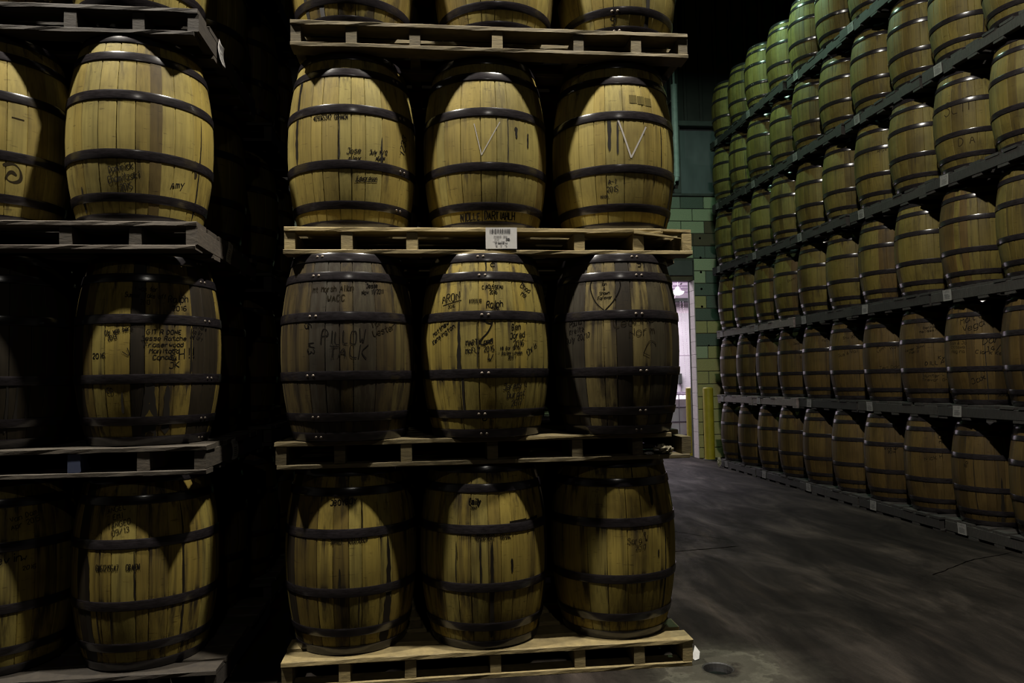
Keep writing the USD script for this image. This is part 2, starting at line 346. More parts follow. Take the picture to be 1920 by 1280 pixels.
for r in range(21):
    z1 = TOPZ - COURSE * r; z0 = max(z1 - COURSE, 0.0)
    spans = []
    if r % 2 == 1:
        xs = [4.756 + LONG * k for k in range(-2, 3)]; spans = list(zip(xs[:-1], xs[1:]))
    else:
        xs = [4.538 + LONG * k for k in range(-1, 4)]; spans = list(zip(xs[:-1], xs[1:]))
        if r >= 4: spans = [s for s in spans if abs(s[0] - 4.538) > 0.01] + [(4.538, 4.756), (4.756, 4.974)]
    for a, b in spans:
        if r >= 5 and a < DX1 - 0.01: continue
        m = next((mm for k, mm in COL.get(r, {}).items() if abs(k - a) < 0.01), rng.choice([Wm] if r > 9 else [G, Md, Dk]))
        j = 0.0055; dy = rng.uniform(-0.002, 0.002)
        v, f = box_arrays(a + j, WY + dy, z0 + j, b - j, WY + 0.05, z1 - j, 0.006)
        put('block', v, f, m, wall)
slab('far_blocks', -9, WY, 0, DX0, WY + 0.05, TOPZ, far_block, wall, label='block courses hidden behind the stacks')
slab('far_blocks', DX0, WY, DZ + 0.36, 3.88, WY + 0.05, TOPZ, far_block, wall)
slab('far_blocks', 6.1, WY, 0, 9, WY + 0.05, TOPZ, far_block, wall)
# anchor holes beside the doorway
hole = plain('hole_black', (0.004, 0.004, 0.004), 0.9)
for z in (3.965, 3.61, 3.345, 3.04, 2.72):
    v, f, n = tube_arrays([(4.885, WY - 0.0035, z), (4.885, WY + 0.02, z)], 0.020, 10)
    put('anchor_hole', v, f, hole, wall, n=n)
v, f, n = tube_arrays([(4.99, WY - 0.0035, 2.02), (4.99, WY + 0.02, 2.02)], 0.012, 8)
put('anchor_hole', v, f, hole, wall, n=n)

# doorway: jamb return, lintel
door = thing('door_1', 'tall open doorway to the bright room, painted white jamb and dark steel lintel', 'doorway', (0, 0, 0), kind='structure')
for r in range(14):
    z0 = 0.232 * r; z1 = min(z0 + 0.232, DZ)
    v, f = box_arrays(DX1 - 0.012, WY + 0.004, z0 + 0.002, DX1 + 0.004, WY + 0.245, z1 - 0.002, 0.003)
    put('jamb_block', v, f, jamb_paint, door)
slab('lintel', DX0, WY - 0.004, DZ + 0.08, DX1 - 0.02, WY + 0.22, DZ + 0.36, dark_steel, door, c=0.01)
slab('lintel_flange', DX0, WY + 0.02, DZ, DX1 - 0.02, WY + 0.24, DZ + 0.075, noisy('rusty_flange', (0.03, 0.022, 0.012), (0.06, 0.045, 0.022), 10, 0.8), door)
slab('track', DX1 - 0.022, WY + 0.25, 0, DX1 + 0.03, WY + 0.29, DZ + 0.2, dark_steel, door, c=0.004)

# upper wall: steel beam, sheet panel, cladding ribs
up = thing('trim_1', 'blue grey sheet panel under a steel girt on the upper far wall', 'wall panel', kind='structure')
slab('sheet_panel', 4.56, WY + 0.10, TOPZ + 0.05, 9, WY + 0.16, 6.02, panel_blue, up)
slab('sheet_panel', -9, WY + 0.10, TOPZ + 0.05, 4.40, WY + 0.16, 6.02, cladding, up, label='dark sheet panel')
slab('ledge', -9, WY - 0.03, TOPZ, 9, WY + 0.2, TOPZ + 0.05, dark_steel, up, c=0.008)
slab('girt', -9, WY - 0.05, 6.02, 9, WY + 0.16, 6.12, noisy('girt_paint', (0.030, 0.037, 0.035), (0.050, 0.060, 0.055), 6, 0.6), up, c=0.01)
slab('dark_upright', 4.40, WY - 0.02, TOPZ + 0.05, 4.56, WY + 0.16, 8.6, dark_steel, up, c=0.008)  # dark upright strip beside the pipe
clad = slab('wall_far_upper', -9, WY + 0.14, 6.12, 9, WY + 0.2, 9.0, cladding); tag(clad, 'dark ribbed cladding high on the far wall', kind='structure')
for k in range(60):
    x = -8.8 + k * 0.3
    slab('rib', x, WY + 0.10, 6.12, x + 0.06, WY + 0.14, 9.0, cladding, clad, c=0.01)
w = slab('wall_right', 9.0, -4, 0, 9.2, WY + 0.2, 9.0, cladding); tag(w, 'dark side wall behind the long rack of barrels', kind='structure')
w = slab('wall_left', -9.2, -4, 0, -9.0, WY + 0.2, 9.0, cladding); tag(w, 'dark side wall on the left', kind='structure')
w = slab('ceiling', -9, -4, 9.0, 9, WY + 0.2, 9.2, ceil_mat); tag(w, 'dark warehouse ceiling', kind='structure')
for k in range(8):
    slab('joist', -9, -3 + k * 2.1, 8.72, 9, -2.9 + k * 2.1, 9.0, ceil_mat, w, c=0.01)

# the bright room behind the doorway
ax = thing('wall_annex', 'white painted wall of the bright room beyond the doorway', 'wall', kind='structure')
slab('wall_panel', -1, 18.6, 0, 12, 18.75, 3.15, annex_white, ax)
slab('wall_band', -1, 18.6, 3.15, 12, 18.75, 3.42, noisy('annex_band', (0.62, 0.54, 0.58), (0.68, 0.60, 0.64), 3, 0.7), ax)
slab('wall_panel', -1, 18.6, 3.42, 12, 18.75, 5.2, noisy('annex_upper', (0.42, 0.36, 0.42), (0.5, 0.44, 0.5), 3, 0.7), ax)
slab('side_wall', 11.8, WY + 0.25, 0, 12, 18.6, 5.2, annex_white, ax)
slab('side_wall', -1.2, WY + 0.25, 0, -1, 18.6, 5.2, annex_white, ax)
slab('seam', -1, 18.595, 2.03, 12, 18.6, 2.045, annex_steel, ax)
cl = slab('ceiling_annex', -1, WY + 0.25, 5.2, 12, 18.75, 5.3, annex_steel); tag(cl, 'ceiling of the bright room with open steel trusses', kind='structure')
for k in range(7):
    slab('purlin', -1, 13.6 + k * 0.75, 4.75, 12, 13.68 + k * 0.75, 4.86, annex_steel, cl, c=0.006)
for z in (3.64, 3.73, 3.80, 3.90, 3.98): slab('purlin', -1, 18.2, z, 12, 18.23, z + 0.035, noisy('purlin_dark', (0.10, 0.07, 0.11), (0.15, 0.11, 0.16), 3, 0.6) if z == 3.64 else UsdShade.Material.Get(stage, look('purlin_dark')), cl)
slab('beam', -1, 18.35, 3.42, 12, 18.5, 3.52, dark_steel, cl, c=0.01)
for k in range(3):
    v, f, n = tube_arrays([(5.7 + 0.6 * k, 18.3, 3.5), (6.3 + 0.6 * k, 18.3, 4.7)], 0.025, 8); put('truss_strut', v, f, annex_steel, cl, n=n)

# ------------------------------------------------------------------ stroke lettering
FONT = {
    'A': '00 26 40|12 32', 'B': '00 06 26 35 34 23 03|23 32 31 20 00', 'C': '45 36 16 05 01 10 30 41', 'D': '00 06 26 44 42 20 00', 'E': '40 00 06 46|03 33', 'F': '00 06 46|03 33',
    'G': '45 36 16 05 01 10 30 41 43 23', 'H': '00 06|40 46|03 43', 'I': '20 26', 'J': '46 41 30 10 01|16 46', 'K': '00 06|46 03 40', 'L': '06 00 40', 'M': '00 06 23 46 40', 'N': '00 06 40 46',
    'O': '16 05 01 10 30 41 45 36 16', 'P': '00 06 36 45 44 33 03', 'Q': '16 05 01 10 30 41 45 36 16|22 40', 'R': '00 06 36 45 44 33 03|23 40', 'S': '45 36 16 05 04 33 42 41 30 10 01',
    'T': '20 26|06 46', 'U': '06 01 10 30 41 46', 'V': '06 20 46', 'W': '06 10 23 30 46', 'X': '00 46|06 40', 'Y': '06 23 46|23 20', 'Z': '06 46 00 40',
    '0': '16 05 01 10 30 41 45 36 16', '1': '15 26 20', '2': '05 16 36 45 44 00 40', '3': '05 16 36 45 34 23 33 42 41 30 10 01', '4': '30 36 02 42', '5': '46 06 03 33 42 41 30 00',
    '6': '46 16 04 01 10 30 41 42 33 13 02', '7': '06 46 10', '8': '13 04 05 16 36 45 44 33 13 02 01 10 30 41 42 33', '9': '44 33 13 04 05 16 36 45 41 30 10',
    'a': '34 14 03 01 10 30 42|44 41 50', 'b': '06 00|03 14 34 43 41 30 10 01', 'c': '43 34 14 03 01 10 30 41', 'd': '46 40|43 34 14 03 01 10 30 41', 'e': '02 42 43 34 14 03 01 10 30 41',
    'f': '46 36 25 20|04 44', 'g': '43 34 14 03 01 10 30 41|44 4m 3n 1n 0m', 'h': '06 00|03 14 34 43 40', 'i': '24 20|26 25', 'j': '34 3m 2n 1n|36 35', 'k': '06 00|44 02 40', 'l': '26 20 30',
    'm': '04 00|03 14 23 20|23 34 43 40', 'n': '04 00|03 14 34 43 40', 'o': '14 03 01 10 30 41 43 34 14', 'p': '04 0n|03 14 34 43 41 30 10 01', 'r': '04 00|02 14 34', 's': '43 34 14 03 32 41 30 10 01',
    't': '26 21 30 40|04 44', 'u': '04 01 10 30 41|44 40', 'v': '04 20 44', 'w': '04 10 23 30 44', 'x': '04 40|00 44', 'y': '04 21|44 0n', 'z': '04 44 00 40', '.': '20 21', '/': '00 46',
    '!': '26 22|20 21', '-': '03 43', '+': '03 43|21 25', "'": '26 25', '_': '0n 5n', '&': '40 15 26 35 02 01 10 42', '#': '10 16|30 36|02 42|04 44', '~': '20 04 05 16 25 36 45 44 20'}
CH = {'m': -1, 'n': -2}


def chaikin(p, k=2):
    for _ in range(k):
        if len(p) < 3: return p
        q = [p[0]]
        for a, b in zip(p[:-1], p[1:]):
            q += [0.75 * a + 0.25 * b, 0.25 * a + 0.75 * b]
        q.append(p[-1]); p = np.array(q)
    return p


def strokes(text, height, seed=0, slant=0.12, width=1.0, jit=0.25, smooth=True, centre=True, sway=0.0):
    """Polylines (u, v) in metres, centred on the origin, of one or more lines of hand lettering."""
    r = random.Random(seed * 7919 + len(text)); s = height / 6.0; out = []
    lines = text.split('\n')
    for li, line in enumerate(lines):
        x = 0.0; got = []
        for chx in line:
            if chx == ' ': x += 3.2; continue
            dy = r.uniform(-jit, jit) * 1.2; sc = 1 + r.uniform(-jit, jit) * 0.35
            for st in FONT.get(chx, FONT.get(chx.upper(), '')).split('|'):
                if not st: continue
                p = np.array([[int(q[0]), CH.get(q[1], None) if q[1] in CH else int(q[1])] for q in st.split()], float)
                p += np.array([[r.uniform(-jit, jit), r.uniform(-jit, jit)] for _ in p])
                p *= sc
                if smooth: p = chaikin(p)
                p[:, 0] = (p[:, 0] + p[:, 1] * slant) * width + x; p[:, 1] += dy + sway * x
                got.append(p)
            x += (3.6 if chx in "il1.I'!" else 5.5) * width
        off = -x / 2 if centre else 0.0
        for p in got:
            q = p.copy(); q[:, 0] += off; q[:, 1] += ((len(lines) - 1) / 2 - li) * 8.6 - 3
            out.append(q * s)
    return out


def ribbons(polys, w, to3d, step=0.006):
    """Flat pen strokes: each polyline becomes a ribbon of width w mapped by to3d(u, v) -> points, normals."""
    vs, fs, ns, n = [], [], [], 0
    for p in polys:
        q = [p[0]]
        for a, b in zip(p[:-1], p[1:]):
            L = np.linalg.norm(b - a)
            if L < 1e-6: continue
            k = max(1, int(L / step))
            q += [a + (b - a) * i / k for i in range(1, k + 1)]
        q = np.array(q)
        if len(q) < 2: continue
        t = np.gradient(q, axis=0); t /= np.maximum(np.linalg.norm(t, axis=1, keepdims=True), 1e-9); s = np.c_[-t[:, 1], t[:, 0]]
        ww = np.broadcast_to(np.asarray(w(np.linspace(0, 1, len(q))) if callable(w) else w), (len(q),)) / 2
        l, rr = q + s * ww[:, None], q - s * ww[:, None]
        uv = np.vstack([l, rr]); P, N = to3d(uv); k = len(q)
        vs.append(P); ns.append(N); fs.append(np.array([[k + i, k + i + 1, i + 1, i] for i in range(k - 1)]) + n); n += 2 * k
    return np.vstack(vs), np.vstack(fs), np.vstack(ns)


# ------------------------------------------------------------------ barrels
def radius(z):
    u = 2 * np.asarray(z, float) / H - 1
    return RB - (RB - RH) * (0.9 * u ** 2 + 0.1 * u ** 4)


def surf(phi0, z0, tilt=0.0, lift=0.0004):
    """Maps (u, v) on the page to the barrel's skin round the point (phi0 degrees from the -Y front, height z0)."""
    c, s = math.cos(tilt), math.sin(tilt)

    def to3d(uv):
        u, v = uv[:, 0] * c - uv[:, 1] * s, uv[:, 0] * s + uv[:, 1] * c
        z = np.clip(z0 + v, 0.004, H - 0.004); R = radius(z); ph = math.radians(phi0) + u / R
        return np.c_[(R + lift) * np.sin(ph), -(R + lift) * np.cos(ph), z], np.c_[np.sin(ph), -np.cos(ph), np.zeros(len(z))]
    return to3d


ZS = np.unique(np.r_[0.0, 0.004, np.linspace(0.05, H - 0.05, 12), H - 0.004, H])


def stave_arrays(a0, a1, dr, thick=0.026):
    g = 0.0007 / RB; bv = 0.0035 / RB
    cols = [(a0 + g, -0.012), (a0 + g, -0.0035), (a0 + g + bv, 0.0), (a0 + (a1 - a0) * 0.35, 0.0), (a0 + (a1 - a0) * 0.65, 0.0), (a1 - g - bv, 0.0), (a1 - g, -0.0035), (a1 - g, -0.012)]
    R = radius(ZS); dRdz = np.gradient(R, ZS)
    V, N = [], []
    for (a, d) in cols:
        rr = R + d + dr
        V.append(np.c_[rr * np.sin(a), -rr * np.cos(a), ZS])
        side = {0: -1.3, 1: -0.7, 6: 0.7, 7: 1.3}.get(len(V) - 1, 0.0)
        nx, ny = np.sin(a) + side * np.cos(a), -np.cos(a) + side * np.sin(a)
        nn = np.c_[np.full(len(ZS), nx), np.full(len(ZS), ny), -dRdz]
        N.append(nn / np.linalg.norm(nn, axis=1, keepdims=True))
    nz, nc = len(ZS), len(cols)
    v, n = np.vstack(V), np.vstack(N)
    f = [[c * nz + k, (c + 1) * nz + k, (c + 1) * nz + k + 1, c * nz + k + 1] for c in range(nc - 1) for k in range(nz - 1)]
    v, n, f = list(v), list(n), tri(np.array(f)).tolist()
    # end grain on top and the inner side of the chime
    for z, s in ((H, 1), (0.0, -1)):
        b = len(v); am = [a0 + g, (a0 + a1) / 2, a1 - g]
        for a in am:
            for d in (dr, -thick):
                rr = float(radius(z)) + d; v.append([rr * math.sin(a), -rr * math.cos(a), z]); n.append([0, 0, s])
        for i in range(2):
            q = [b + 2 * i, b + 2 * i + 2, b + 2 * i + 3, b + 2 * i + 1]
            if s < 0: q = q[::-1]
            f += [[q[0], q[1], q[2]], [q[0], q[2], q[3]]]
    b = len(v); am = [a0 + g, (a0 + a1) / 2, a1 - g]
    for a in am:
        for z in (H, H - 0.05):
            rr = float(radius(H)) - thick; v.append([rr * math.sin(a), -rr * math.cos(a), z]); n.append([-math.sin(a), math.cos(a), 0])
    for i in range(2):
        q = [b + 2 * i, b + 2 * i + 2, b + 2 * i + 3, b + 2 * i + 1]
        f += [[q[0], q[1], q[2]], [q[0], q[2], q[3]]]
    return np.array(v), np.array(f), np.array(n)


def hoop_arrays(c, w, seg=56):
    z0, z1 = max(c * H - w / 2, 0.001), min(c * H + w / 2, H - 0.001)
    prof = [(z0, 0.0005, (0, -1)), (z0, 0.0026, (0, -1)), (z0, 0.0026, (1, -0.3)), (z0 + 0.004, 0.0034, (1, -0.12)), ((z0 + z1) / 2, 0.0038, (1, 0)), (z1 - 0.009, 0.0036, (1, 0.05)), (z1 - 0.003, 0.0032, (1, 0.20)), (z1, 0.0026, (1, 0.26)), (z1, 0.0026, (0, 1)), (z1, 0.0005, (0, 1))]
    g = np.linspace(0, 2 * math.pi, seg, endpoint=False)
    zc = (z0 + z1) / 2; sl = float((radius(zc + 0.01) - radius(zc - 0.01)) / 0.02)
    V, N = [], []
    for z, d, (nr, nz) in prof:
        R = float(radius(z)) + d + 0.0012; nz2 = nz - sl * nr
        V.append(np.c_[R * np.sin(g), -R * np.cos(g), np.full(seg, z)]); N.append(np.c_[nr * np.sin(g), -nr * np.cos(g), np.full(seg, nz2)])
    k = len(prof)
    f = np.array([[i * seg + j, i * seg + (j + 1) % seg, (i + 1) * seg + (j + 1) % seg, (i + 1) * seg + j] for i in range(k - 1) for j in range(seg)])
    n = np.vstack(N)
    return np.vstack(V), f, n / np.linalg.norm(n, axis=1, keepdims=True)


HOOP_MESH = [hoop_arrays(c, w) for c, w in HOOPS]


def rivet_arrays(a, z, r=0.0085):
    R = float(radius(z)) + 0.0042
    o = np.array([R * math.sin(a), -R * math.cos(a), z]); nr = np.array([math.sin(a), -math.cos(a), 0]); t = np.array([math.cos(a), math.sin(a), 0]); u = np.array([0, 0, 1.0])
    v, n = [o + nr * r * 0.55], [nr]
    for ring, (q, h) in enumerate(((0.6, 0.42), (1.0, 0.0))):
        for k in range(8):
            d = math.cos(k * math.pi / 4) * t + math.sin(k * math.pi / 4) * u
            v.append(o + d * r * q + nr * r * h); m = d * (0.5 if ring == 0 else 1.0) + nr * (0.9 if ring == 0 else 0.5); n.append(m / np.linalg.norm(m))
    f = [[0, 1 + k, 1 + (k + 1) % 8] for k in range(8)]
    for k in range(8):
        k2 = (k + 1) % 8; f += [[1 + k, 9 + k, 9 + k2], [1 + k, 9 + k2, 1 + k2]]
    return np.array(v), np.array(f), np.array(n)


def head_arrays(z, R):
    seg = 36; g = np.linspace(0, 2 * math.pi, seg, endpoint=False)
    v = np.vstack([[[0, 0, z]], np.c_[R * np.sin(g), -R * np.cos(g), np.full(seg, z)]])
    return v, np.array([[0, 1 + k, 1 + (k + 1) % seg] for k in range(seg)]), np.tile([0, 0, 1.0], (seg + 1, 1))


HEAD_MESH = head_arrays(H - 0.038, float(radius(H)) - 0.024)


def make_barrel(label, loc, group, seed, pal=FRESH, rivet_phi=None, hoop_mat=None, dark_at=(), rotz=0.0, nst=25, weights=None, name='barrel'):
    """An oak barrel: every stave, hoop and rivet a mesh of its own. rivet_phi: where the hoop seams sit, in degrees from the front."""
    r = random.Random(seed)
    t = thing(name, label, 'barrel', loc, rotz, group)
    w = np.array([r.uniform(0.62, 1.35) for _ in range(nst)]); e = np.r_[0, np.cumsum(w)] / w.sum() * 2 * math.pi + r.uniform(0, 0.3)
    for a0, a1 in zip(e[:-1], e[1:]):
        mid = math.degrees((a0 + a1) / 2); mid = (mid + 180) % 360 - 180; half = math.degrees(a1 - a0) / 2
        m = r.choices(pal, weights or [4, 4, 3, 3, 1.2])[0]
        if any(abs(mid - d) < half for d in dark_at): m = DARKSTAVE
        v, f, n = stave_arrays(a0, a1, r.uniform(-0.0009, -0.0002))
        put('stave', v, f, m, t, n)
    for k, (hv, hf, hn) in enumerate(HOOP_MESH):
        h = put('hoop', hv, hf, hoop_mat or steel, t, hn)
        ph = math.radians((rivet_phi if rivet_phi is not None else r.uniform(100, 260)) + r.uniform(-2.5, 2.5))
        for s in (-1, 1):
            rv, rf, rn = rivet_arrays(ph + s * 0.048, HOOPS[k][0] * H)
            put('rivet', rv, rf, rivet_steel, h, rn)
    hv, hf, hn = HEAD_MESH
    put('head', hv, hf, pal[1], t, hn)
    return t


def write(barrel, text, phi, z, height, tilt=0.0, pen=0.0048, mat=None, seed=1, slant=0.12, width=1.0, jit=0.15, smooth=True, name='handwriting', sway=0.0, label=None):
    pen = min(pen * 0.8, height * 0.17)
    polys = strokes(text, height, seed, slant, width, jit, smooth, sway=sway)
    v, f, n = ribbons(polys, pen, surf(phi, z, math.radians(tilt)))
    return put(name, v, f, mat or ink, barrel, n, label=label)


def stencil(barrel, text, phi, z, height=0.026, tilt=0.0, mat=None):
    return write(barrel, text, phi, z, height, tilt, height * 0.15, mat or ink, 3, 0.0, 0.46, 0.0, False, name='stencilled_number')


def scrawl(barrel, phi, z, polys, pen, mat, name, lift=0.0004, label=None):
    v, f, n = ribbons([np.array(p, float) for p in polys], pen, surf(phi, z, lift=lift))
    return put(name, v, f, mat, barrel, n, label=label)


def drip(barrel, phi, z_top, z_bot, w0, w1, seed=1, start=0.0):
    """A dried leak running down the staves."""
    r = random.Random(seed); k = max(6, int((z_top - z_bot) / 0.025))
    zz = np.linspace(0, z_bot - z_top, k); uu = np.cumsum([r.uniform(-0.0016, 0.0016) for _ in range(k)])
    amp = np.array([r.uniform(0.75, 1.25) for _ in range(k)])
    return scrawl(barrel, phi, z_top, [np.c_[uu, zz]], lambda t: (w0 + (w1 - w0) * t ** 0.8) * np.interp(t, np.linspace(0, 1, k), amp) * np.minimum(1, np.minimum(0.25 + t / 0.12, 0.2 + (1 - t) / 0.10)), leak, 'leak_stain', lift=0.0003)


# ------------------------------------------------------------------ pallets
PH = 0.132   # pallet height


def board_arrays(x0, x1, y0, y1, z0, z1, r, axis='x', c=0.003, wob=0.0022, warp=0.0):
    """A sawn board: chamfered section swept along its length with uneven edges."""
    L0, L1 = (x0, x1) if axis == 'x' else (y0, y1); A0, A1 = (y0, y1) if axis == 'x' else (x0, x1)
    nseg = max(3, int((L1 - L0) / 0.09)); ts = np.linspace(L0, L1, nseg + 1)
    sec = np.array([(A0 + c, z0), (A1 - c, z0), (A1, z0 + c), (A1, z1 - c), (A1 - c, z1), (A0 + c, z1), (A0, z1 - c), (A0, z0 + c)])
    V = []
    wave = warp * np.sin(np.linspace(0, math.pi, nseg + 1)) * r.uniform(-1, 1)
    for i, t in enumerate(ts):
        s = sec + np.array([[r.uniform(-wob, wob), r.uniform(-wob, 0) if z < (z0 + z1) / 2 else r.uniform(-wob, 0.0)] for _, z in sec]); s[:, 1] += wave[i]
        V.append(np.c_[np.full(8, t), s] if axis == 'x' else np.c_[s[:, 0], np.full(8, t), s[:, 1]])
    v = np.vstack(V); f = []
    for i in range(nseg):
        for k in range(8):
            q = [i * 8 + k, i * 8 + (k + 1) % 8, (i + 1) * 8 + (k + 1) % 8, (i + 1) * 8 + k]
            f.append(q if axis == 'y' else q[::-1])
    f = tri(np.array(f))
    e = np.array([[0, k, k + 1] for k in range(1, 7)])
    if axis == 'y': e = e[:, ::-1]
    f = np.vstack([f, e[:, ::-1][:, [0, 2, 1]][:, ::-1], (e[:, [0, 2, 1]] + nseg * 8)])
    return v, f


STRX = [0.0, 0.265, 0.575, 0.985, 1.40, 1.70, 1.962]


def make_pallet(label, loc, group, seed, width=2.0, depth=1.27, pal=PAL, ends=None, strx=STRX, first=None, blue=None, weights=(3, 3, 1), overhang=0.0):
    """loc: the near left bottom corner. Seven stringers run back, deck boards run across."""
    r = random.Random(seed)
    t = thing('pallet', label, 'pallet', loc, 0.0, group)
    n = 7; bw = [r.uniform(0.125, 0.15) for _ in range(n)]; gap = (depth - sum(bw)) / (n - 1); y = 0.0
    for i in range(n):
        a, b = r.uniform(-0.008, 0.006), width + r.uniform(-0.006, 0.008)
        if i == 0 and first: a, b = first
        v, f = board_arrays(a, b, y, y + bw[i], PH - 0.023, PH - 0.0006, r, 'x', warp=0.0)
        put('deck_board', v, f, (first and i == 0 and pal[0]) or r.choices(pal, weights)[0], t)
        y += bw[i] + gap
    for i in range(5):
        yy = (depth - 0.12) * i / 4
        v, f = board_arrays(r.uniform(-0.006, 0.006), width + r.uniform(-0.02, 0.006), yy, yy + 0.11, 0.0006, 0.022, r, 'x')
        put('bottom_board', v, f, r.choices(pal, weights)[0], t)
    for i, x in enumerate(strx):
        sw = 0.050 if i in (0, len(strx) - 1) else 0.054
        x0 = min(x * width / 2.0, width - sw)
        v, f = board_arrays(x0, x0 + sw, r.uniform(0.004, 0.012), depth - 0.006, 0.0225, PH - 0.0235, r, 'y', wob=0.0012)
        m = blue if (blue is not None and i == len(strx) - 3) else r.choices(pal, weights)[0]
        put('stringer', v, f, m, t)
    return t


def paper_tag(pallet, o, ux, w, h, seed, nrm, big=False, name='paper_tag', bend=0.004, mat=None):
    """A printed paper tag stapled to a pallet. o: its top left corner, ux: the reading direction, nrm: outward."""
    o, ux, nrm = (np.array(q, float) for q in (o, ux, nrm)); uz = np.array([0, 0, -1.0]); r = random.Random(seed)
    wav = lambda u, v: bend * (np.sin(u / w * 5.1 + seed) * 0.5 + np.sin(v / h * 4.0 + seed * 2.0)) + bend * 1.6

    def to3(uv, lift=0.0):
        u, v = uv[:, 0], uv[:, 1]
        P = o + u[:, None] * ux + v[:, None] * uz + (wav(u, v) + lift)[:, None] * nrm
        return P, np.tile(nrm, (len(uv), 1))
    nu, nv = 11, 9
    gu, gv = np.meshgrid(np.linspace(0, w, nu), np.linspace(0, h, nv)); uv = np.c_[gu.ravel(), gv.ravel()]
    P, N = to3(uv)
    e = np.array([[j * nu + i, (j + 1) * nu + i, (j + 1) * nu + i + 1, j * nu + i + 1] for j in range(nv - 1) for i in range(nu - 1)])
    back = P - nrm * 0.0006; k = len(P)
    t = put(name, np.vstack([P, back]), np.vstack([e, e[:, ::-1] + k]), mat or paper, pallet, np.vstack([N, -N]))
    flip = lambda p: np.c_[p[:, 0], -p[:, 1]]

    def lines(polys, pen, mat, nm):
        v, f, n = ribbons(polys, pen, lambda q: to3(q, 0.0008), 0.004)
        put(nm, v, f[:, ::-1], mat, t, n)
    bars = []; x = w * 0.14
    while x < w * 0.80:
        bw = r.choice([0.0022, 0.0022, 0.0035, 0.005]) * w / 0.155; bars.append((x, bw)); x += bw + r.choice([0.002, 0.003, 0.005]) * w / 0.155
    bv = []
    for x, bw in bars:
        q = np.array([[x, h * 0.07], [x, h * 0.28]]); bv.append((q, bw))
    for wd in sorted({b for _, b in bv}):
        lines([q for q, b in bv if b == wd], wd, print_ink if wd > 0.003 * w / 0.155 else print_grey, 'barcode')

    def text(s, u, v, hh, pen, mat, jit=0.0, width=0.75, nm='printed_text'):
        ps = [flip(p) + np.array([u, v]) for p in strokes(s, hh, 3, 0.0, width, jit, jit > 0)]
        lines(ps, pen, mat, nm)
    if big:
        text('GM11508406   GBHAK', w * 0.48, h * 0.415, h * 0.055, 0.0016, print_grey)
        text('Barrels', w * 0.36, h * 0.53, h * 0.045, 0.0014, print_grey)
        text('216', w * 0.71, h * 0.55, h * 0.085, 0.0045, print_ink, 0.2, 0.9, 'handwritten_count')
        text('A Number 10 1   1 Pallet', w * 0.42, h * 0.65, h * 0.04, 0.0012, print_grey)
        q = []; x = w * 0.31
        while x < w * 0.70: q.append(np.array([[x, h * 0.70], [x, h * 0.775]])); x += r.choice([0.004, 0.006, 0.0085])
        lines(q, 0.0035, print_ink, 'barcode')
        for s, u in (('grade', 0.34), ('51 lb', 0.49), ('count', 0.64)): text(s, w * u, h * 0.83, h * 0.03, 0.001, print_grey)
        for s, u in (('2014', 0.35), ('10', 0.49), ('216', 0.66)): text(s, w * u, h * 0.905, h * 0.03, 0.0012, print_ink)
    else:
        q = [np.array([[w * 0.15, h * vv], [w * (0.6 + 0.25 * r.random()), h * vv]]) for vv in (0.42, 0.52, 0.62, 0.72, 0.82)]
        lines(q, h * 0.035, print_ink, 'printed_lines')
    return t


def project(P):
    d = np.asarray(P, float) - np.array([0, 0, EYE]); w = d @ FW
    return 960 + F_PX * (d @ RT) / w, 640 - F_PX * (d @ UP) / w


def in_frame(x, y, z0, z1, rad, pad=12):
    """Whether any of an upright thing can be seen inside the picture's edges."""
    q = np.array([project((x + a, y + b, z)) for a in (-rad, rad) for b in (-rad, rad) for z in (z0, z1)])
    return q[:, 0].max() > -pad and q[:, 0].min() < 1920 + pad and q[:, 1].max() > -pad and q[:, 1].min() < 1280 + pad


LV = 1.03
TIER = ['floor', 'second', 'third', 'fourth', 'fifth', 'top']
ORD = ['first', 'second', 'third', 'fourth', 'fifth', 'sixth', 'seventh', 'eighth', 'ninth', 'tenth', 'eleventh', 'twelfth']
ZB = lambda k: LV * k + PH + 0.0015

# ------------------------------------------------------------------ middle stack: pallets
GP, GB = 'pallets of the middle stack', 'barrels in the front row of the middle stack'
FP = [make_pallet('pale wooden pallet on the floor under the middle stack of barrels', (-0.712, 3.614, 0.0), GP, 11, 2.0, pal=[PAL[0], PAL[1], PALD[0]], weights=(2, 4, 1)),
      make_pallet('wooden pallet with a broken short front deck board, second up in the middle stack', (-0.735, 3.602, LV), GP, 12, 2.045, pal=PALD, weights=(2, 3, 2), first=(-0.006, 1.94)),
      make_pallet('pale wooden pallet with the large white barcode sheet on its front', (-0.69, 3.570, 2 * LV), GP, 13, 2.02, pal=PAL, weights=(5, 2, 0.3), first=(0.0, 1.87)),
      make_pallet('brown wooden pallet carrying the cropped barrels at the top of the middle stack', (-0.665, 3.588, 3 * LV), GP, 14, 2.015, pal=PALD, weights=(1, 3, 3))]
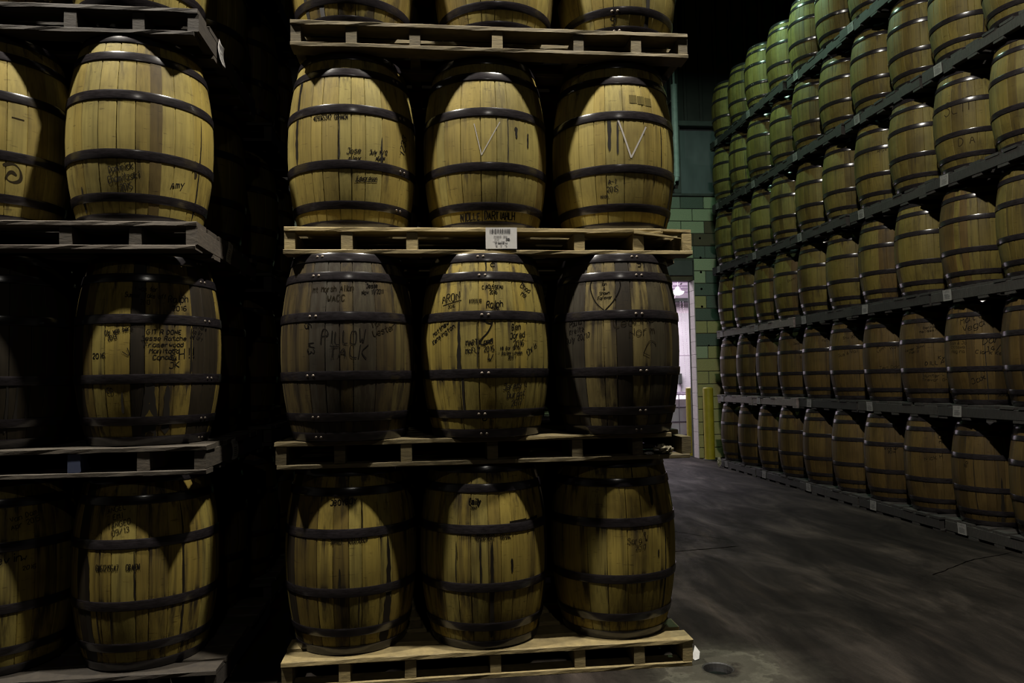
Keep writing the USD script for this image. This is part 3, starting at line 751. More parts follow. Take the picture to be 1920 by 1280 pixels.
# the split end of the front deck board on the barcode pallet
r = random.Random(3)
v = np.array([[1.86, 0.0, PH - 0.002], [2.018, 0.004, PH - 0.004], [2.018, 0.004, PH - 0.020], [1.86, 0, PH - 0.012], [1.86, 0.1, PH - 0.002], [2.018, 0.1, PH - 0.004], [2.018, 0.1, PH - 0.020], [1.86, 0.1, PH - 0.012]])
F8 = np.array([[0, 3, 2, 1], [4, 5, 6, 7], [0, 1, 5, 4], [3, 7, 6, 2], [1, 2, 6, 5], [0, 4, 7, 3]])
put('split_board_end', v, F8[:, ::-1], PAL[0], FP[2], label='cracked end of the front deck board')
v = np.array([[1.72, -0.006, PH - 0.006], [1.96, -0.012, PH - 0.050], [1.96, -0.012, PH - 0.054], [1.72, -0.006, PH - 0.026], [1.72, 0.014, PH - 0.006], [1.96, 0.004, PH - 0.050], [1.96, 0.004, PH - 0.054], [1.72, 0.014, PH - 0.026]])
put('splinter', v, F8[:, ::-1], PAL[0], FP[2], label='long pale splinter hanging off the front board')
v = np.array([[1.2, -0.004, PH - 0.008], [1.62, -0.006, PH - 0.0015], [1.62, -0.006, PH - 0.006], [1.2, -0.004, PH - 0.020], [1.2, 0.01, PH - 0.008], [1.62, 0.01, PH - 0.0015], [1.62, 0.01, PH - 0.006], [1.2, 0.01, PH - 0.020]])
put('splinter', v, F8[:, ::-1], PAL[0], FP[1], label='pale splinter along the front board')
paper_tag(FP[2], (0.968, 0.0, PH - 0.002), (1, 0, 0), 0.155, 0.105, 4, (0, -1, 0), big=True)

# ------------------------------------------------------------------ middle stack: barrels (front row)
W1 = [3, 3, 3, 1, 2]
f1a = make_barrel('floor tier barrel of the middle stack with a wide black leak on its right', (-0.415, 3.93, ZB(0)), GB, 101, AGED, 140, dark_at=(-52,), weights=[3, 4, 2, 2, 2])
write(f1a, 'JBOYBOY', -1.2, 0.733, 0.024, 3, 0.0045, ink, 11, width=0.85)
stencil(f1a, '409069305  GBHAK', 3.5, 0.553, 0.026, 181, ink_faint)
drip(f1a, 37.0, 0.563, 0.02, 0.008, 0.046, 5); drip(f1a, -4.3, 0.425, 0.33, 0.004, 0.012, 6); drip(f1a, 12, 0.29, 0.10, 0.006, 0.003, 7); drip(f1a, 15, 0.75, 0.57, 0.003, 0.005, 8)
f1b = make_barrel('centre floor tier barrel of the middle stack, signed under its upper hoop', (0.27, 3.90, ZB(0)), GB, 102, AGED, 150, dark_at=(78,), weights=[4, 3, 4, 1, 3])
write(f1b, 'Emily', -11.5, 0.718, 0.032, 0, 0.0065, ink, 12, slant=0.2, width=0.46); write(f1b, '2017', -12.4, 0.687, 0.013, 2, 0.004, ink, 13, width=0.75)
drip(f1b, 2.9, 0.53, 0.06, 0.008, 0.026, 9); drip(f1b, -7, 0.55, 0.31, 0.005, 0.010, 10); drip(f1b, 20, 0.44, 0.37, 0.012, 0.010, 11); drip(f1b, -28, 0.53, 0.33, 0.003, 0.006, 12)
stencil(f1b, '409069342  GBHAK', 4, 0.548, 0.026, 0, ink_faint)
for a, z, wd in ((28, 0.610, 0.05), (38, 0.606, 0.045), (47, 0.613, 0.03)): scrawl(f1b, a, z, [[[-wd, 0.0], [wd, 0.004]]], 0.014, leak, 'scorch_mark')
f1c = make_barrel('rightmost floor tier barrel of the middle stack, signed with a small heart', (0.968, 3.93, ZB(0)), GB, 103, AGED, 160, weights=[4, 3, 4, 1, 2])
write(f1c, 'Sara W', 9.0, 0.499, 0.028, 4, 0.0042, ink_faint, 14, width=0.77); write(f1c, '~', 15.5, 0.527, 0.016, 4, 0.004, ink_faint, 15, jit=0.05); write(f1c, '2017', 11.5, 0.463, 0.026, 3, 0.0042, ink_faint, 16, width=0.74)
drip(f1c, 26, 0.76, 0.66, 0.03, 0.016, 13); drip(f1c, 40, 0.56, 0.10, 0.006, 0.014, 14); drip(f1c, 30, 0.44, 0.40, 0.01, 0.006, 15); drip(f1c, 8, 0.86, 0.80, 0.004, 0.008, 16)

f2a = make_barrel('dark weathered oak barrel with PILLOW TALK in large marker letters', (-0.412, 3.80, ZB(1)), GB, 104, GREYED, -24, weights=[2, 4, 2, 2, 3])
write(f2a, 'PILLOW', 2.1, 0.487, 0.067, -1, 0.0058, ink, 17, jit=0.35, width=0.61); write(f2a, 'TALK', 6.3, 0.418, 0.055, -2, 0.0058, ink, 18, jit=0.35, width=0.94)
write(f2a, 'Grant\nJesse\nNov 11/2011', 27, 0.735, 0.021, 6, 0.0040, ink, 19, 0.3, width=0.62)
write(f2a, 'Mt Marsh Allan', -7.4, 0.718, 0.028, 2, 0.0042, ink_faint, 20, width=0.58); write(f2a, 'WACC', -4.0, 0.672, 0.03, 2, 0.0046, ink_faint, 21, width=0.8)
write(f2a, '15', -28.3, 0.548, 0.034, -80, 0.005, ink, 22, width=0.8); write(f2a, 'W3', -25.3, 0.437, 0.036, -85, 0.005, ink, 23, width=0.9); write(f2a, 'TONITE\nLester', 35.5, 0.545, 0.03, 18, 0.005, ink_faint, 24, width=0.8)
f2b = make_barrel('pale oak barrel crowded with marker signatures and dates, second tier of the middle stack, centre', (0.285, 3.80, ZB(1)), GB, 105, AGED, -6, weights=[5, 2, 5, 0.3, 3])
write(f2b, 'ARON', -35, 0.680, 0.042, 12, 0.005, ink, 25, jit=0.35, width=0.72); scrawl(f2b, -34.5, 0.650, [[[-0.05, -0.01], [0.055, 0.012]]], 0.004, ink, 'handwriting'); write(f2b, '2016', -34, 0.634, 0.015, 10, 0.005, ink, 26, width=0.8)
write(f2b, 'C.ROUSSEAU\n2016', 3.5, 0.710, 0.018, 3, 0.0040, ink, 27, jit=0.35, width=0.66); write(f2b, 'Ralph', 4.4, 0.640, 0.033, 6, 0.0052, ink, 28, 0.3, width=0.6); write(f2b, '2016', 5.2, 0.613, 0.015, 3, 0.004, ink, 29, width=0.8)
stencil(f2b, '#1202018', -12, 0.655, 0.020, 0, ink_faint); write(f2b, 'Chad\nMe', 35.1, 0.708, 0.026, -28, 0.0042, ink_faint, 30, 0.3, width=0.7)
write(f2b, 'Matthew\nKensington', -44, 0.515, 0.022, 30, 0.0045, ink, 31, 0.2, width=0.85); write(f2b, 'MARTY and\nMcFLY 2015', -8.8, 0.440, 0.026, 4, 0.0048, ink, 32, width=0.62)
scrawl(f2b, -3.4, 0.511, [chaikin(np.array([[0.03, 0.05], [0.02, 0.07], [-0.015, 0.05], [0.02, 0.03], [0.035, 0.045], [0.01, -0.01], [-0.025, -0.04], [-0.03, -0.07], [0.005, -0.06], [0.03, -0.035], [0.02, -0.05]]), 3)], 0.0065, ink, 'handwriting')
write(f2b, 'Ben\nJared\n2016', 24, 0.491, 0.028, 8, 0.0046, ink, 33, 0.25, width=0.68); write(f2b, 'HB Bar Smith\n- Bailey London\n2017', 17.5, 0.405, 0.016, 2, 0.0046, ink, 34, width=0.62); write(f2b, 'Chris', 38.9, 0.426, 0.028, 35, 0.0042, ink, 35, 0.35, width=0.7)
write(f2b, 'W', -0.2, 0.381, 0.04, -12, 0.005, ink, 36, width=0.8); write(f2b, 'Jeremy L\nDurant\n2017', 23.6, 0.207, 0.029, 7, 0.0048, ink, 37, 0.25, width=0.64); write(f2b, 'o', -5.1, 0.097, 0.03, 0, 0.008, ink, 38); write(f2b, 'c', 4.8, 0.84, 0.03, 0, 0.006, ink, 39)
drip(f2b, -27, 0.62, 0.31, 0.002, 0.022, 17); drip(f2b, -24, 0.30, 0.12, 0.016, 0.008, 18); drip(f2b, -11, 0.56, 0.33, 0.003, 0.006, 19); drip(f2b, -3, 0.86, 0.80, 0.008, 0.005, 20)
f2c = make_barrel('dark grey oak barrel with a large heart drawn on its upper staves', (0.977, 3.80, ZB(1)), GB, 106, GREYED, 9, dark_at=(-10,), weights=[4, 4, 3, 2, 2])
scrawl(f2c, -22.8, 0.70, [chaikin(np.array([[0, -0.095], [-0.05, -0.05], [-0.078, 0.03], [-0.06, 0.075], [-0.02, 0.08], [0, 0.05], [0.03, 0.085], [0.07, 0.07], [0.082, 0.02], [0.045, -0.05], [0, -0.095]]), 3)], 0.005, ink, 'handwriting')
write(f2c, 'Ian\n&\nShawn\nForever', -22.8, 0.705, 0.016, 4, 0.0038, ink, 40, 0.2, width=0.72)
write(f2c, 'Paula\nKreitz\nJuly 20/17', -49.5, 0.515, 0.027, 10, 0.0045, ink, 41, 0.2, width=0.68); write(f2c, "Leanne's\nNorm", 9, 0.531, 0.040, 8, 0.0042, ink_faint, 42); write(f2c, '91', 14.4, 0.842, 0.034, 0, 0.005, ink, 43); write(f2c, 'J', 16, 0.42, 0.07, 160, 0.004, ink_faint, 44)
f3a = make_barrel('leftmost third tier barrel of the middle stack, stencilled number near its top', (-0.398, 3.91, ZB(2)), GB, 107, FRESH, 52, dark_at=(), weights=[4, 4, 3, 3, 0.4])
stencil(f3a, '409065342 GBHAKN', -13.4, 0.542, 0.026, 0)
write(f3a, 'Jose\nAlex', 7.0, 0.355, 0.027, 4, 0.005, ink, 45, 0.3, sway=0.05, width=0.73); write(f3a, 'July 19/12\n AGAIN', 28.5, 0.366, 0.021, 6, 0.0046, ink, 46, 0.25, width=0.56); write(f3a, 'Edwardson', 18.5, 0.247, 0.02, 5, 0.004, ink, 47, width=0.62); scrawl(f3a, 18.5, 0.232, [[[-0.06, -0.004], [0.05, 0.002]]], 0.004, ink, 'handwriting')
write(f3a, '1233', 55.6, 0.452, 0.036, 78, 0.0055, ink, 48, width=0.95)
drip(f3a, -49, 0.80, 0.33, 0.018, 0.020, 21); drip(f3a, 31, 0.46, 0.33, 0.003, 0.011, 22); drip(f3a, -6, 0.55, 0.33, 0.003, 0.008, 23)
f3b = make_barrel('oak barrel with a faint chalk V and crude capitals along its bottom', (0.308, 3.91, ZB(2)), GB, 108, FRESH, 150, weights=[4, 4, 2, 4, 0.4])
scrawl(f3b, -4, 0.45, [[[-0.055, 0.075], [-0.02, -0.085]], [[-0.02, -0.085], [0.075, 0.085]]], lambda t: 0.0045 + 0 * t, chalk, 'chalk_mark')
write(f3b, 'NIOLLE DARTIAHLH', -2.1, 0.068, 0.036, 1, 0.0065, ink, 49, 0.05, 0.57, 0.25, False)
drip(f3b, 15.9, 0.60, 0.33, 0.003, 0.005, 24); drip(f3b, 24, 0.52, 0.46, 0.018, 0.01, 25); drip(f3b, 37, 0.50, 0.42, 0.012, 0.008, 26)
f3c = make_barrel('oak barrel with a clear white chalk V and a damp dark stave', (1.016, 3.91, ZB(2)), GB, 109, FRESH, 150, dark_at=(), weights=[4, 4, 3, 2, 0.4])
scrawl(f3c, 0, 0.5, [[[-0.055, 0.076], [0.012, -0.136]], [[0.012, -0.136], [0.10, 0.03]]], 0.0085, chalk, 'chalk_mark')
write(f3c, 'A-I\n2015', -15.2, 0.226, 0.027, 1, 0.0046, ink, 50, width=0.64); write(f3c, '00130.', -22.7, 0.172, 0.013, 0, 0.004, ink, 51, width=0.7)
drip(f3c, -17, 0.575, 0.40, 0.022, 0.012, 27); drip(f3c, -9, 0.56, 0.38, 0.007, 0.012, 28); drip(f3c, 35, 0.56, 0.33, 0.004, 0.008, 29); drip(f3c, 56, 0.28, 0.02, 0.02, 0.02, 30)
for a in (2, 10, 18): scrawl(f3c, a + 4, 0.675 - 0.004 * a / 10, [[[-0.02, 0.0], [0.02, 0.0]]], 0.045, wood('rubbed_label_patch', OAK * 0.66, 0.6) if a == 2 else UsdShade.Material.Get(stage, look('rubbed_label_patch')), 'rubbed_patch')
f4a = make_barrel('leftmost barrel on the highest visible pallet, cut off by the frame', (-0.39, 3.90, ZB(3)), GB, 110, AGED, 150, weights=[3, 3, 3, 1, 3])
drip(f4a, -25, 0.30, 0.02, 0.012, 0.03, 31); drip(f4a, -45, 0.20, 0.02, 0.02, 0.02, 32)
f4b = make_barrel('middle barrel on the highest visible pallet, cut off by the frame', (0.372, 3.90, ZB(3)), GB, 111, FRESH, 150, weights=[3, 3, 3, 1, 1])
f4c = make_barrel('rightmost barrel on the highest visible pallet, with a black leak, cut off above', (1.055, 3.90, ZB(3)), GB, 112, FRESH, -16, weights=[4, 3, 3, 2, 0.5])
drip(f4c, 17, 0.30, 0.02, 0.02, 0.026, 33); write(f4c, '9', -18, 0.07, 0.04, 0, 0.006, ink, 52)

# ------------------------------------------------------------------ left stack
GL, GLB = 'pallets of the left stack', 'barrels in the front row of the left stack'
LX = [-0.995, -1.035, -1.058, -1.075]; LY = [3.57, 3.53, 3.47, 3.52]
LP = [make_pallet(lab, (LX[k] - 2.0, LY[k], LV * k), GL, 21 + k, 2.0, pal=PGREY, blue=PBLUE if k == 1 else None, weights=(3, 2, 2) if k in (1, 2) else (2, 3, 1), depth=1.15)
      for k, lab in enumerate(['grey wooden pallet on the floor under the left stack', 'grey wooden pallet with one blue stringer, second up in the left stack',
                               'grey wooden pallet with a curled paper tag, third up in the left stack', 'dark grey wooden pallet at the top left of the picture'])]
for k, dy, ww in ((1, 0.42, 0.12), (2, 0.46, 0.10), (3, 0.30, 0.11)):
    paper_tag(LP[k], (2.001, dy, PH - 0.006), (0, 1, 0), ww, 0.105, 30 + k, (1, 0, 0), bend=0.006)
l1a = make_barrel('floor tier barrel of the left stack with stencilled code and long leak', (-1.41, 3.885, ZB(0)), GLB, 121, AGED, 150, dark_at=(-33,), weights=[3, 4, 2, 0.5, 2])
stencil(l1a, 'GM61219547  GBAKN', -2.5, 0.483, 0.028, 0); write(l1a, 'ANGEL\nEMI\nTANGEO\n09/13', -3, 0.695, 0.024, 14, 0.0035, ink_faint, 53, width=0.8)
drip(l1a, -29, 0.535, 0.02, 0.022, 0.034, 34); drip(l1a, 10, 0.56, 0.33, 0.003, 0.007, 35); drip(l1a, 46, 0.77, 0.10, 0.005, 0.012, 36); drip(l1a, -20, 0.30, 0.1, 0.006, 0.004, 37); drip(l1a, -8, 0.30, 0.12, 0.005, 0.004, 38)
l1b = make_barrel('floor tier barrel cut by the left frame edge, signed and dated 2016', (-2.09, 3.885, ZB(0)), GLB, 122, AGED, 160, weights=[4, 3, 4, 0.3, 2])
write(l1b, 'Devin', 31, 0.532, 0.038, 2, 0.006, ink, 54, 0.1, width=0.8); write(l1b, 'w', 43, 0.53, 0.03, 0, 0.004, ink_faint, 55); write(l1b, '2016', 46.7, 0.481, 0.018, 0, 0.0042, ink_faint, 56, width=0.95); write(l1b, 'Van Dam\nApr 2015', 44, 0.70, 0.023, 14, 0.0036, ink_faint, 57, width=0.8); write(l1b, 'p', 21, 0.715, 0.05, 0, 0.006, ink, 58)
l2a = make_barrel('stained oak barrel with GIT R DONE among many marker notes, left stack', (-1.395, 3.85, ZB(1)), GLB, 123, AGED, 71, dark_at=(9, -50, 64, 80), weights=[4, 4, 2, 2, 1])  # the leftmost dark stave is side shade put into its colour
write(l2a, 'Ralph', 41.8, 0.685, 0.032, 6, 0.005, ink, 59, 0.25, width=0.72); write(l2a, '2016', 42.4, 0.640, 0.023, 3, 0.005, ink, 60, width=0.95); write(l2a, 'Oly was here', -4, 0.532, 0.022, 10, 0.0045, ink, 61, width=0.54); write(l2a, '2013', -8.5, 0.500, 0.022, 10, 0.0045, ink, 62, width=0.6)
write(l2a, 'GIT R DONE\nJesse Ratche\nFraserwood\nManitoba\nCanada', 30.5, 0.467, 0.0205, 1, 0.0048, ink, 63, width=0.92); write(l2a, 'EH!!', 45, 0.425, 0.05, 6, 0.005, ink, 64, width=0.8); write(l2a, 'JK', 38, 0.372, 0.028, 6, 0.0045, ink, 65)
write(l2a, '2016', -19.7, 0.417, 0.023, 2, 0.005, ink, 66, width=0.95); write(l2a, 'ED.', -9.9, 0.258, 0.022, 0, 0.0048, ink, 67, width=0.85); write(l2a, 'I was for\nSummer Take off\n2013', 16, 0.695, 0.022, -2, 0.004, ink_faint, 68, width=0.58); write(l2a, 'From Here\nto By\nof Ury', 58, 0.53, 0.018, -8, 0.0042, ink, 69, width=0.8); write(l2a, 'V', 4, 0.425, 0.04, 40, 0.004, ink, 70)
drip(l2a, 20, 0.30, 0.02, 0.05, 0.06, 39); drip(l2a, 33, 0.28, 0.05, 0.02, 0.03, 40); drip(l2a, -1, 0.25, 0.15, 0.006, 0.012, 41); drip(l2a, 52, 0.55, 0.33, 0.008, 0.012, 42)
l2b = make_barrel('heavily stained dark barrel at the left frame edge, second tier', (-2.08, 3.85, ZB(1)), GLB, 124, GREYED, 150, dark_at=(5, 18, 38, 52, 60, 70, 80), weights=[2, 1, 4, 0.2, 4])
write(l2b, 'Tom M\n2014', 14, 0.45, 0.03, -75, 0.004, ink, 72)
for q in range(4): drip(l2b, 24 + 7 * q, 0.30, 0.05 + 0.02 * q, 0.006, 0.014, 43 + q)
l3a = make_barrel('clean pale barrel with one brown stave, third tier of the left stack', (-1.425, 3.80, ZB(2)), GLB, 125, FRESH, 150, dark_at=(), weights=[5, 4, 1.2, 4, 0.0])
put('stave', *(lambda a: (a[0] * [1.0035, 1.0035, 1], a[1]))(stave_arrays(math.radians(25.5), math.radians(35.5), 0.0)[:2]), BROWNSTAVE, l3a, stave_arrays(math.radians(25.5), math.radians(35.5), 0.0)[2], label='brown stave')
write(l3a, 'Dominick\nChomitzski\n2015', 6.5, 0.205, 0.031, 14, 0.0042, ink, 73, 0.2, width=0.54); write(l3a, 'Amy', 49.4, 0.201, 0.034, 14, 0.005, ink, 74, 0.35, width=0.8); scrawl(l3a, 66, 0.29, [chaikin(np.array([[-0.012, 0.04], [0.004, 0.025], [-0.006, 0.0], [0.008, -0.02], [0.002, -0.04]]), 3)], lambda t: 0.012 + 0.006 * np.sin(t * 11), ink_faint, 'smudge')
drip(l3a, 71.8, 0.55, 0.05, 0.004, 0.010, 47); drip(l3a, -33, 0.17, 0.05, 0.01, 0.016, 48)
l3b = make_barrel('pale barrel with a dark smudge, third tier, cut by the left frame edge', (-2.11, 3.80, ZB(2)), GLB, 126, FRESH, 150, weights=[4, 4, 2, 3, 0.3])
scrawl(l3b, 41, 0.235, [chaikin(np.array([[-0.04, 0.03], [0.0, 0.045], [0.03, 0.02], [0.035, -0.03], [0.0, -0.045], [-0.03, -0.03], [-0.01, 0.01], [0.015, -0.01]]), 3)], lambda t: 0.010 + 0.006 * np.sin(t * 17), ink_faint, 'smudge')
scrawl(l3b, 44, 0.49, [[[-0.03, 0.0], [0.02, -0.003]]], 0.007, ink_faint, 'scuff_mark')
l4a = make_barrel('oak barrel whose lower end only shows above the top left pallet', (-1.44, 3.80, ZB(3)), GLB, 127, FRESH, 150)

# ------------------------------------------------------------------ the long rack of stacked pallets along the right of the aisle
GR, GRP = 'barrels facing the aisle in the right-hand rack', 'pallets of the right-hand rack'
NPAL = 6
# pallets
pal_proto = []
HAVE = set()
RG = [noisy('rack_pallet_grey', (0.008, 0.007, 0.0055), (0.022, 0.019, 0.0155), 7, 0.8, (3, 12, 3), 0, 0.4, 0.004), noisy('rack_pallet_dark', (0.004, 0.0034, 0.0027), (0.013, 0.011, 0.009), 7, 0.8, (3, 12, 3), 0, 0.4, 0.004),
      noisy('rack_pallet_door_lit', (0.085, 0.070, 0.066), (0.15, 0.125, 0.118), 7, 0.8, (3, 12, 3), 0, 0.4, 0.004)]  # last one: pink doorway light put into the colour of the far pallets
PSEL = {(1, 0): 2, (2, 0): 2, (1, 1): 2}
for j in range(NPAL):
    for k in range(6):
        yc = 10.80 - 1.295 * j; x0 = 4.613
        rr = random.Random(900 + 31 * j + k)
        if not in_frame(x0 + 0.1, yc, LV * k, LV * k + PH, 0.62): continue
        HAVE.add((k, j))
        lab = f'weathered pallet under the {TIER[k]} tier of the right-hand rack, {ORD[j]} from far end'
        loc = (x0 + rr.uniform(-0.02, 0.02), yc - 0.635 + rr.uniform(-0.004, 0.004), LV * k)
        want = 2 if (k in (1, 2) and j < 2) else (3 if k >= 3 and j in (1, 2, 3) and (k + j) % 2 else (k + j) % 2)
        got = next((p for w_, p in pal_proto if w_ == want), None)
        if got is None:
            pal = [[RG[0], RG[1], RG[0]], [RG[1], RG[1], RG[0]], [RG[2], RG[2], RG[0]], [RG[0], RG[0], RG[1]]][want]
            p = make_pallet(lab, loc, GRP, 60 + want, 2.0, pal=pal, weights=(3, 3, 2))
            paper_tag(p, (-0.001, [1.10, 1.06, 1.12, 1.08][want], PH - 0.012), (0, -1, 0), 0.105, 0.098, 70 + want, (-1, 0, 0), bend=0.002, mat=paper_dull)
            pal_proto.append((want, p))
        else:
            p = dup(got, lab, loc, rr.uniform(-0.12, 0.12))
# barrels
SPECIAL = {}


def rack_label(k, i, extra=''):
    return f'barrel{extra}, {TIER[k]} tier of the right-hand rack, {ORD[i]} from far end'


def sign(b, k, i):
    """Marker notes and leaks seen on some of the rack's barrels."""
    r = random.Random(k * 50 + i)
    if (k, i) == (3, 8): write(b, 'SLIT', -20, 0.55, 0.12, 3, 0.007, ink_faint, 81, width=0.62); write(b, 'D A', -10, 0.235, 0.07, 4, 0.007, ink_faint, 82, width=0.8)
    if (k, i) == (1, 7): write(b, 'Bernie 49-2\nMelissa Miel and', 2, 0.70, 0.022, 6, 0.0055, ink, 83); write(b, 'Kyla\nDILL PICKNEY', 14, 0.40, 0.034, 2, 0.006, ink, 84); write(b, 'Farmer John\nFamily', -34, 0.50, 0.022, 12, 0.004, ink, 85); write(b, 'Hunter - Bill\nTrevor  Grace', 4, 0.235, 0.026, 0, 0.005, ink_faint, 86)
    if (k, i) == (1, 8): write(b, 'Darla\n14/17', 16, 0.52, 0.05, 10, 0.0065, ink, 87, 0.3); write(b, 'Matt\nVega', -18, 0.71, 0.05, 18, 0.006, ink, 88, 0.3); write(b, 'Clark Kerry', 12, 0.44, 0.03, -6, 0.005, ink, 89); write(b, 'Sam & Jo\nOttawa\nRegina', -40, 0.50, 0.026, 0, 0.004, ink_faint, 90); write(b, 'Axel', 26, 0.09, 0.03, 4, 0.007, ink, 91); drip(b, 0, 0.56, 0.03, 0.004, 0.008, 51); write(b, 'Jax', -12, 0.22, 0.045, 24, 0.006, ink, 92)
    if (k, i) == (1, 6): write(b, 'Ann\nLynn', -26, 0.55, 0.026, 30, 0.0045, ink, 93); write(b, 'Rob', 0, 0.56, 0.036, 24, 0.0045, ink, 94); write(b, 'Ted Darrow', -2, 0.35, 0.034, 4, 0.005, ink_faint, 95); drip(b, 8, 0.57, 0.04, 0.004, 0.009, 52); write(b, 'Kim Lee\n2016', 32, 0.52, 0.036, 12, 0.005, ink_faint, 96)
    if (k, i) in ((1, 5), (1, 4), (1, 3), (1, 2)): write(b, ['Lou Hanna', 'Bea', 'Mark D\n2015', 'Gus & Val'][i - 2], r.uniform(-25, 20), 0.52, 0.032, r.uniform(0, 14), 0.0055, ink_faint, 97 + i); write(b, ['Al', 'Jean', 'Pat', 'Stu'][i - 2] + ' 2016', r.uniform(-20, 20), r.choice([0.24, 0.70]), 0.026, 4, 0.005, ink_faint, 107 + i)
    if (k, i) == (0, 7): write(b, 'Jenny\nCarman\nMB 2016', 14, 0.72, 0.03, 8, 0.005, ink, 111); write(b, 'Nick H', -10, 0.52, 0.034, 14, 0.0055, ink_faint, 112)
    if (k, i) == (0, 6): write(b, 'Winkler\n2014', -8, 0.53, 0.024, 2, 0.005, ink, 113)
    if (k, i) == (0, 8): drip(b, 10, 0.42, 0.03, 0.010, 0.03, 53); drip(b, -26, 0.56, 0.06, 0.004, 0.008, 54); write(b, 'Bo', -38, 0.52, 0.03, 70, 0.006, ink_faint, 114)
    if (k, i) == (0, 2): drip(b, 6, 0.42, 0.03, 0.006, 0.05, 55)
    if (k, i) == (4, 9): drip(b, 0, 0.57, 0.12, 0.02, 0.018, 56); drip(b, 3, 0.70, 0.56, 0.03, 0.016, 57)
    if (k, i) == (4, 8): drip(b, 22, 0.57, 0.08, 0.005, 0.006, 58)
    if (k, i) == (4, 1): drip(b, -14, 0.55, 0.12, 0.004, 0.012, 59); drip(b, 16, 0.52, 0.12, 0.004, 0.012, 60)
    if (k, i) == (4, 0): drip(b, 6, 0.50, 0.06, 0.005, 0.018, 61)
    if (k, i) == (3, 2): drip(b, 8, 0.70, 0.10, 0.004, 0.007, 62); drip(b, 38, 0.45, 0.10, 0.004, 0.007, 63)
    if (k, i) == (3, 1): drip(b, 4, 0.60, 0.06, 0.004, 0.010, 64)
    if (k, i) == (2, 3): drip(b, 18, 0.56, 0.12, 0.004, 0.010, 65); write(b, 'Dunn', -14, 0.50, 0.03, 20, 0.005, ink_faint, 115)
    if (k, i) == (3, 6): write(b, 'Rhys', -6, 0.55, 0.026, 8, 0.0045, ink_faint, 116)
    if (k, i) == (2, 5): write(b, 'Simcoe\n2015', 22, 0.20, 0.03, 6, 0.006, ink, 117)


SIGNED = {(3, 8): ' with SLIT in faint marker', (1, 7): ' with marker rows', (1, 8): ' with bold signatures', (1, 6): ' with split signatures', (1, 5): ' with two faint marker notes', (1, 4): ' with small faint notes', (1, 3): ' with a short faded note', (1, 2): ' with faded names',
          (0, 7): ' with three lines of marker', (0, 6): ' with a small dated note', (0, 8): ' with a tapering black leak', (0, 2): ' with a wedge-shaped leak', (4, 9): ' with a black burst leak', (4, 8): ' with a thin leak line', (4, 1): ' with twin leak streaks', (4, 0): ' with one dark streak', (3, 2): ' with two thin streaks', (3, 1): ' with a single streak', (2, 3): ' with a streak and note', (3, 6): ' with one small note', (2, 5): ' with low note'}
RB0, RH0 = RB, RH
RB, RH = 0.319, 0.257      # the rack's barrels are a little slimmer
HOOP_MESH = [hoop_arrays(c, w) for c, w in HOOPS]
HEAD_MESH = head_arrays(H - 0.038, float(radius(H)) - 0.024)
protos = {}
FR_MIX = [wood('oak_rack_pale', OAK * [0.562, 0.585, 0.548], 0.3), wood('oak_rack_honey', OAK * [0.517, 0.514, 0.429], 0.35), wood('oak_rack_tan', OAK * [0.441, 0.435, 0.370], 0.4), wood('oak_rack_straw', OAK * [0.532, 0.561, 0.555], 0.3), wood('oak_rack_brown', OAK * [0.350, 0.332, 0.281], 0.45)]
LOW_SHADE_MIX = [wood('oak_low_shade_tan', OAK * [0.296, 0.243, 0.260], 0.5), wood('oak_low_shade_brown', OAK * [0.230, 0.184, 0.192], 0.6), wood('oak_low_shade_honey', OAK * [0.345, 0.281, 0.289], 0.45), wood('oak_low_shade_umber', OAK * [0.180, 0.145, 0.153], 0.6)]  # dimmer light on the low tiers put into the wood colour
LOW_SHADE_MIX = [LOW_SHADE_MIX[0], LOW_SHADE_MIX[1], LOW_SHADE_MIX[2], LOW_SHADE_MIX[0], LOW_SHADE_MIX[3]]
MID_SHADE_MIX = [FR_MIX[1], FR_MIX[2], LOW_SHADE_MIX[2], FR_MIX[2], FR_MIX[4]]
mix_of = lambda k: LOW_SHADE_MIX if k < 2 else MID_SHADE_MIX if k == 2 else FR_MIX  # wood darkens tier by tier to follow the light falling off
for k in range(6):
    for i in range(12):
        r = random.Random(7000 + 100 * k + i)
        y = 11.20 - 0.652 * i + r.uniform(-0.003, 0.003); x = 4.905 + r.uniform(-0.02, 0.02)
        if not in_frame(x, y, ZB(k), ZB(k) + H, 0.3) and (k, i // 2) not in HAVE: continue
        face = -math.degrees(math.atan2(x, y)) * 1.02
        if (k, i) in SIGNED:
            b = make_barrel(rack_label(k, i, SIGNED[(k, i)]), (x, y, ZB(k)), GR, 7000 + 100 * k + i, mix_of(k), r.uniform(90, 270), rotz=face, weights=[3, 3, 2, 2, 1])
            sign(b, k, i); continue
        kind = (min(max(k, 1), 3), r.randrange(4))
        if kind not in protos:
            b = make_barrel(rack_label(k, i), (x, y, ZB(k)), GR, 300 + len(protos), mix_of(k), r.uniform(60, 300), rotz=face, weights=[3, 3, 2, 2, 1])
            protos[kind] = b
        else:
            dup(protos[kind], rack_label(k, i), (x, y, ZB(k)), face + r.uniform(-70, 70))
PK = list(protos.values())
RB, RH = RB0, RH0

# second row of the rack, seen only through the gaps between the barrels in front
for k in range(6):
    for i in range(9):
        r = random.Random(8800 + 100 * k + i)
        x, y = 5.60, 11.20 - 0.652 * i
        if in_frame(x, y, ZB(k), ZB(k) + H, 0.3):
            dup(PK[(k + i) % len(PK)], f'second row barrel behind the {ORD[i]} from the far end, {TIER[k]} tier, right-hand rack', (x, y, ZB(k)), r.uniform(0, 360), 'shaded second row of the right-hand rack')
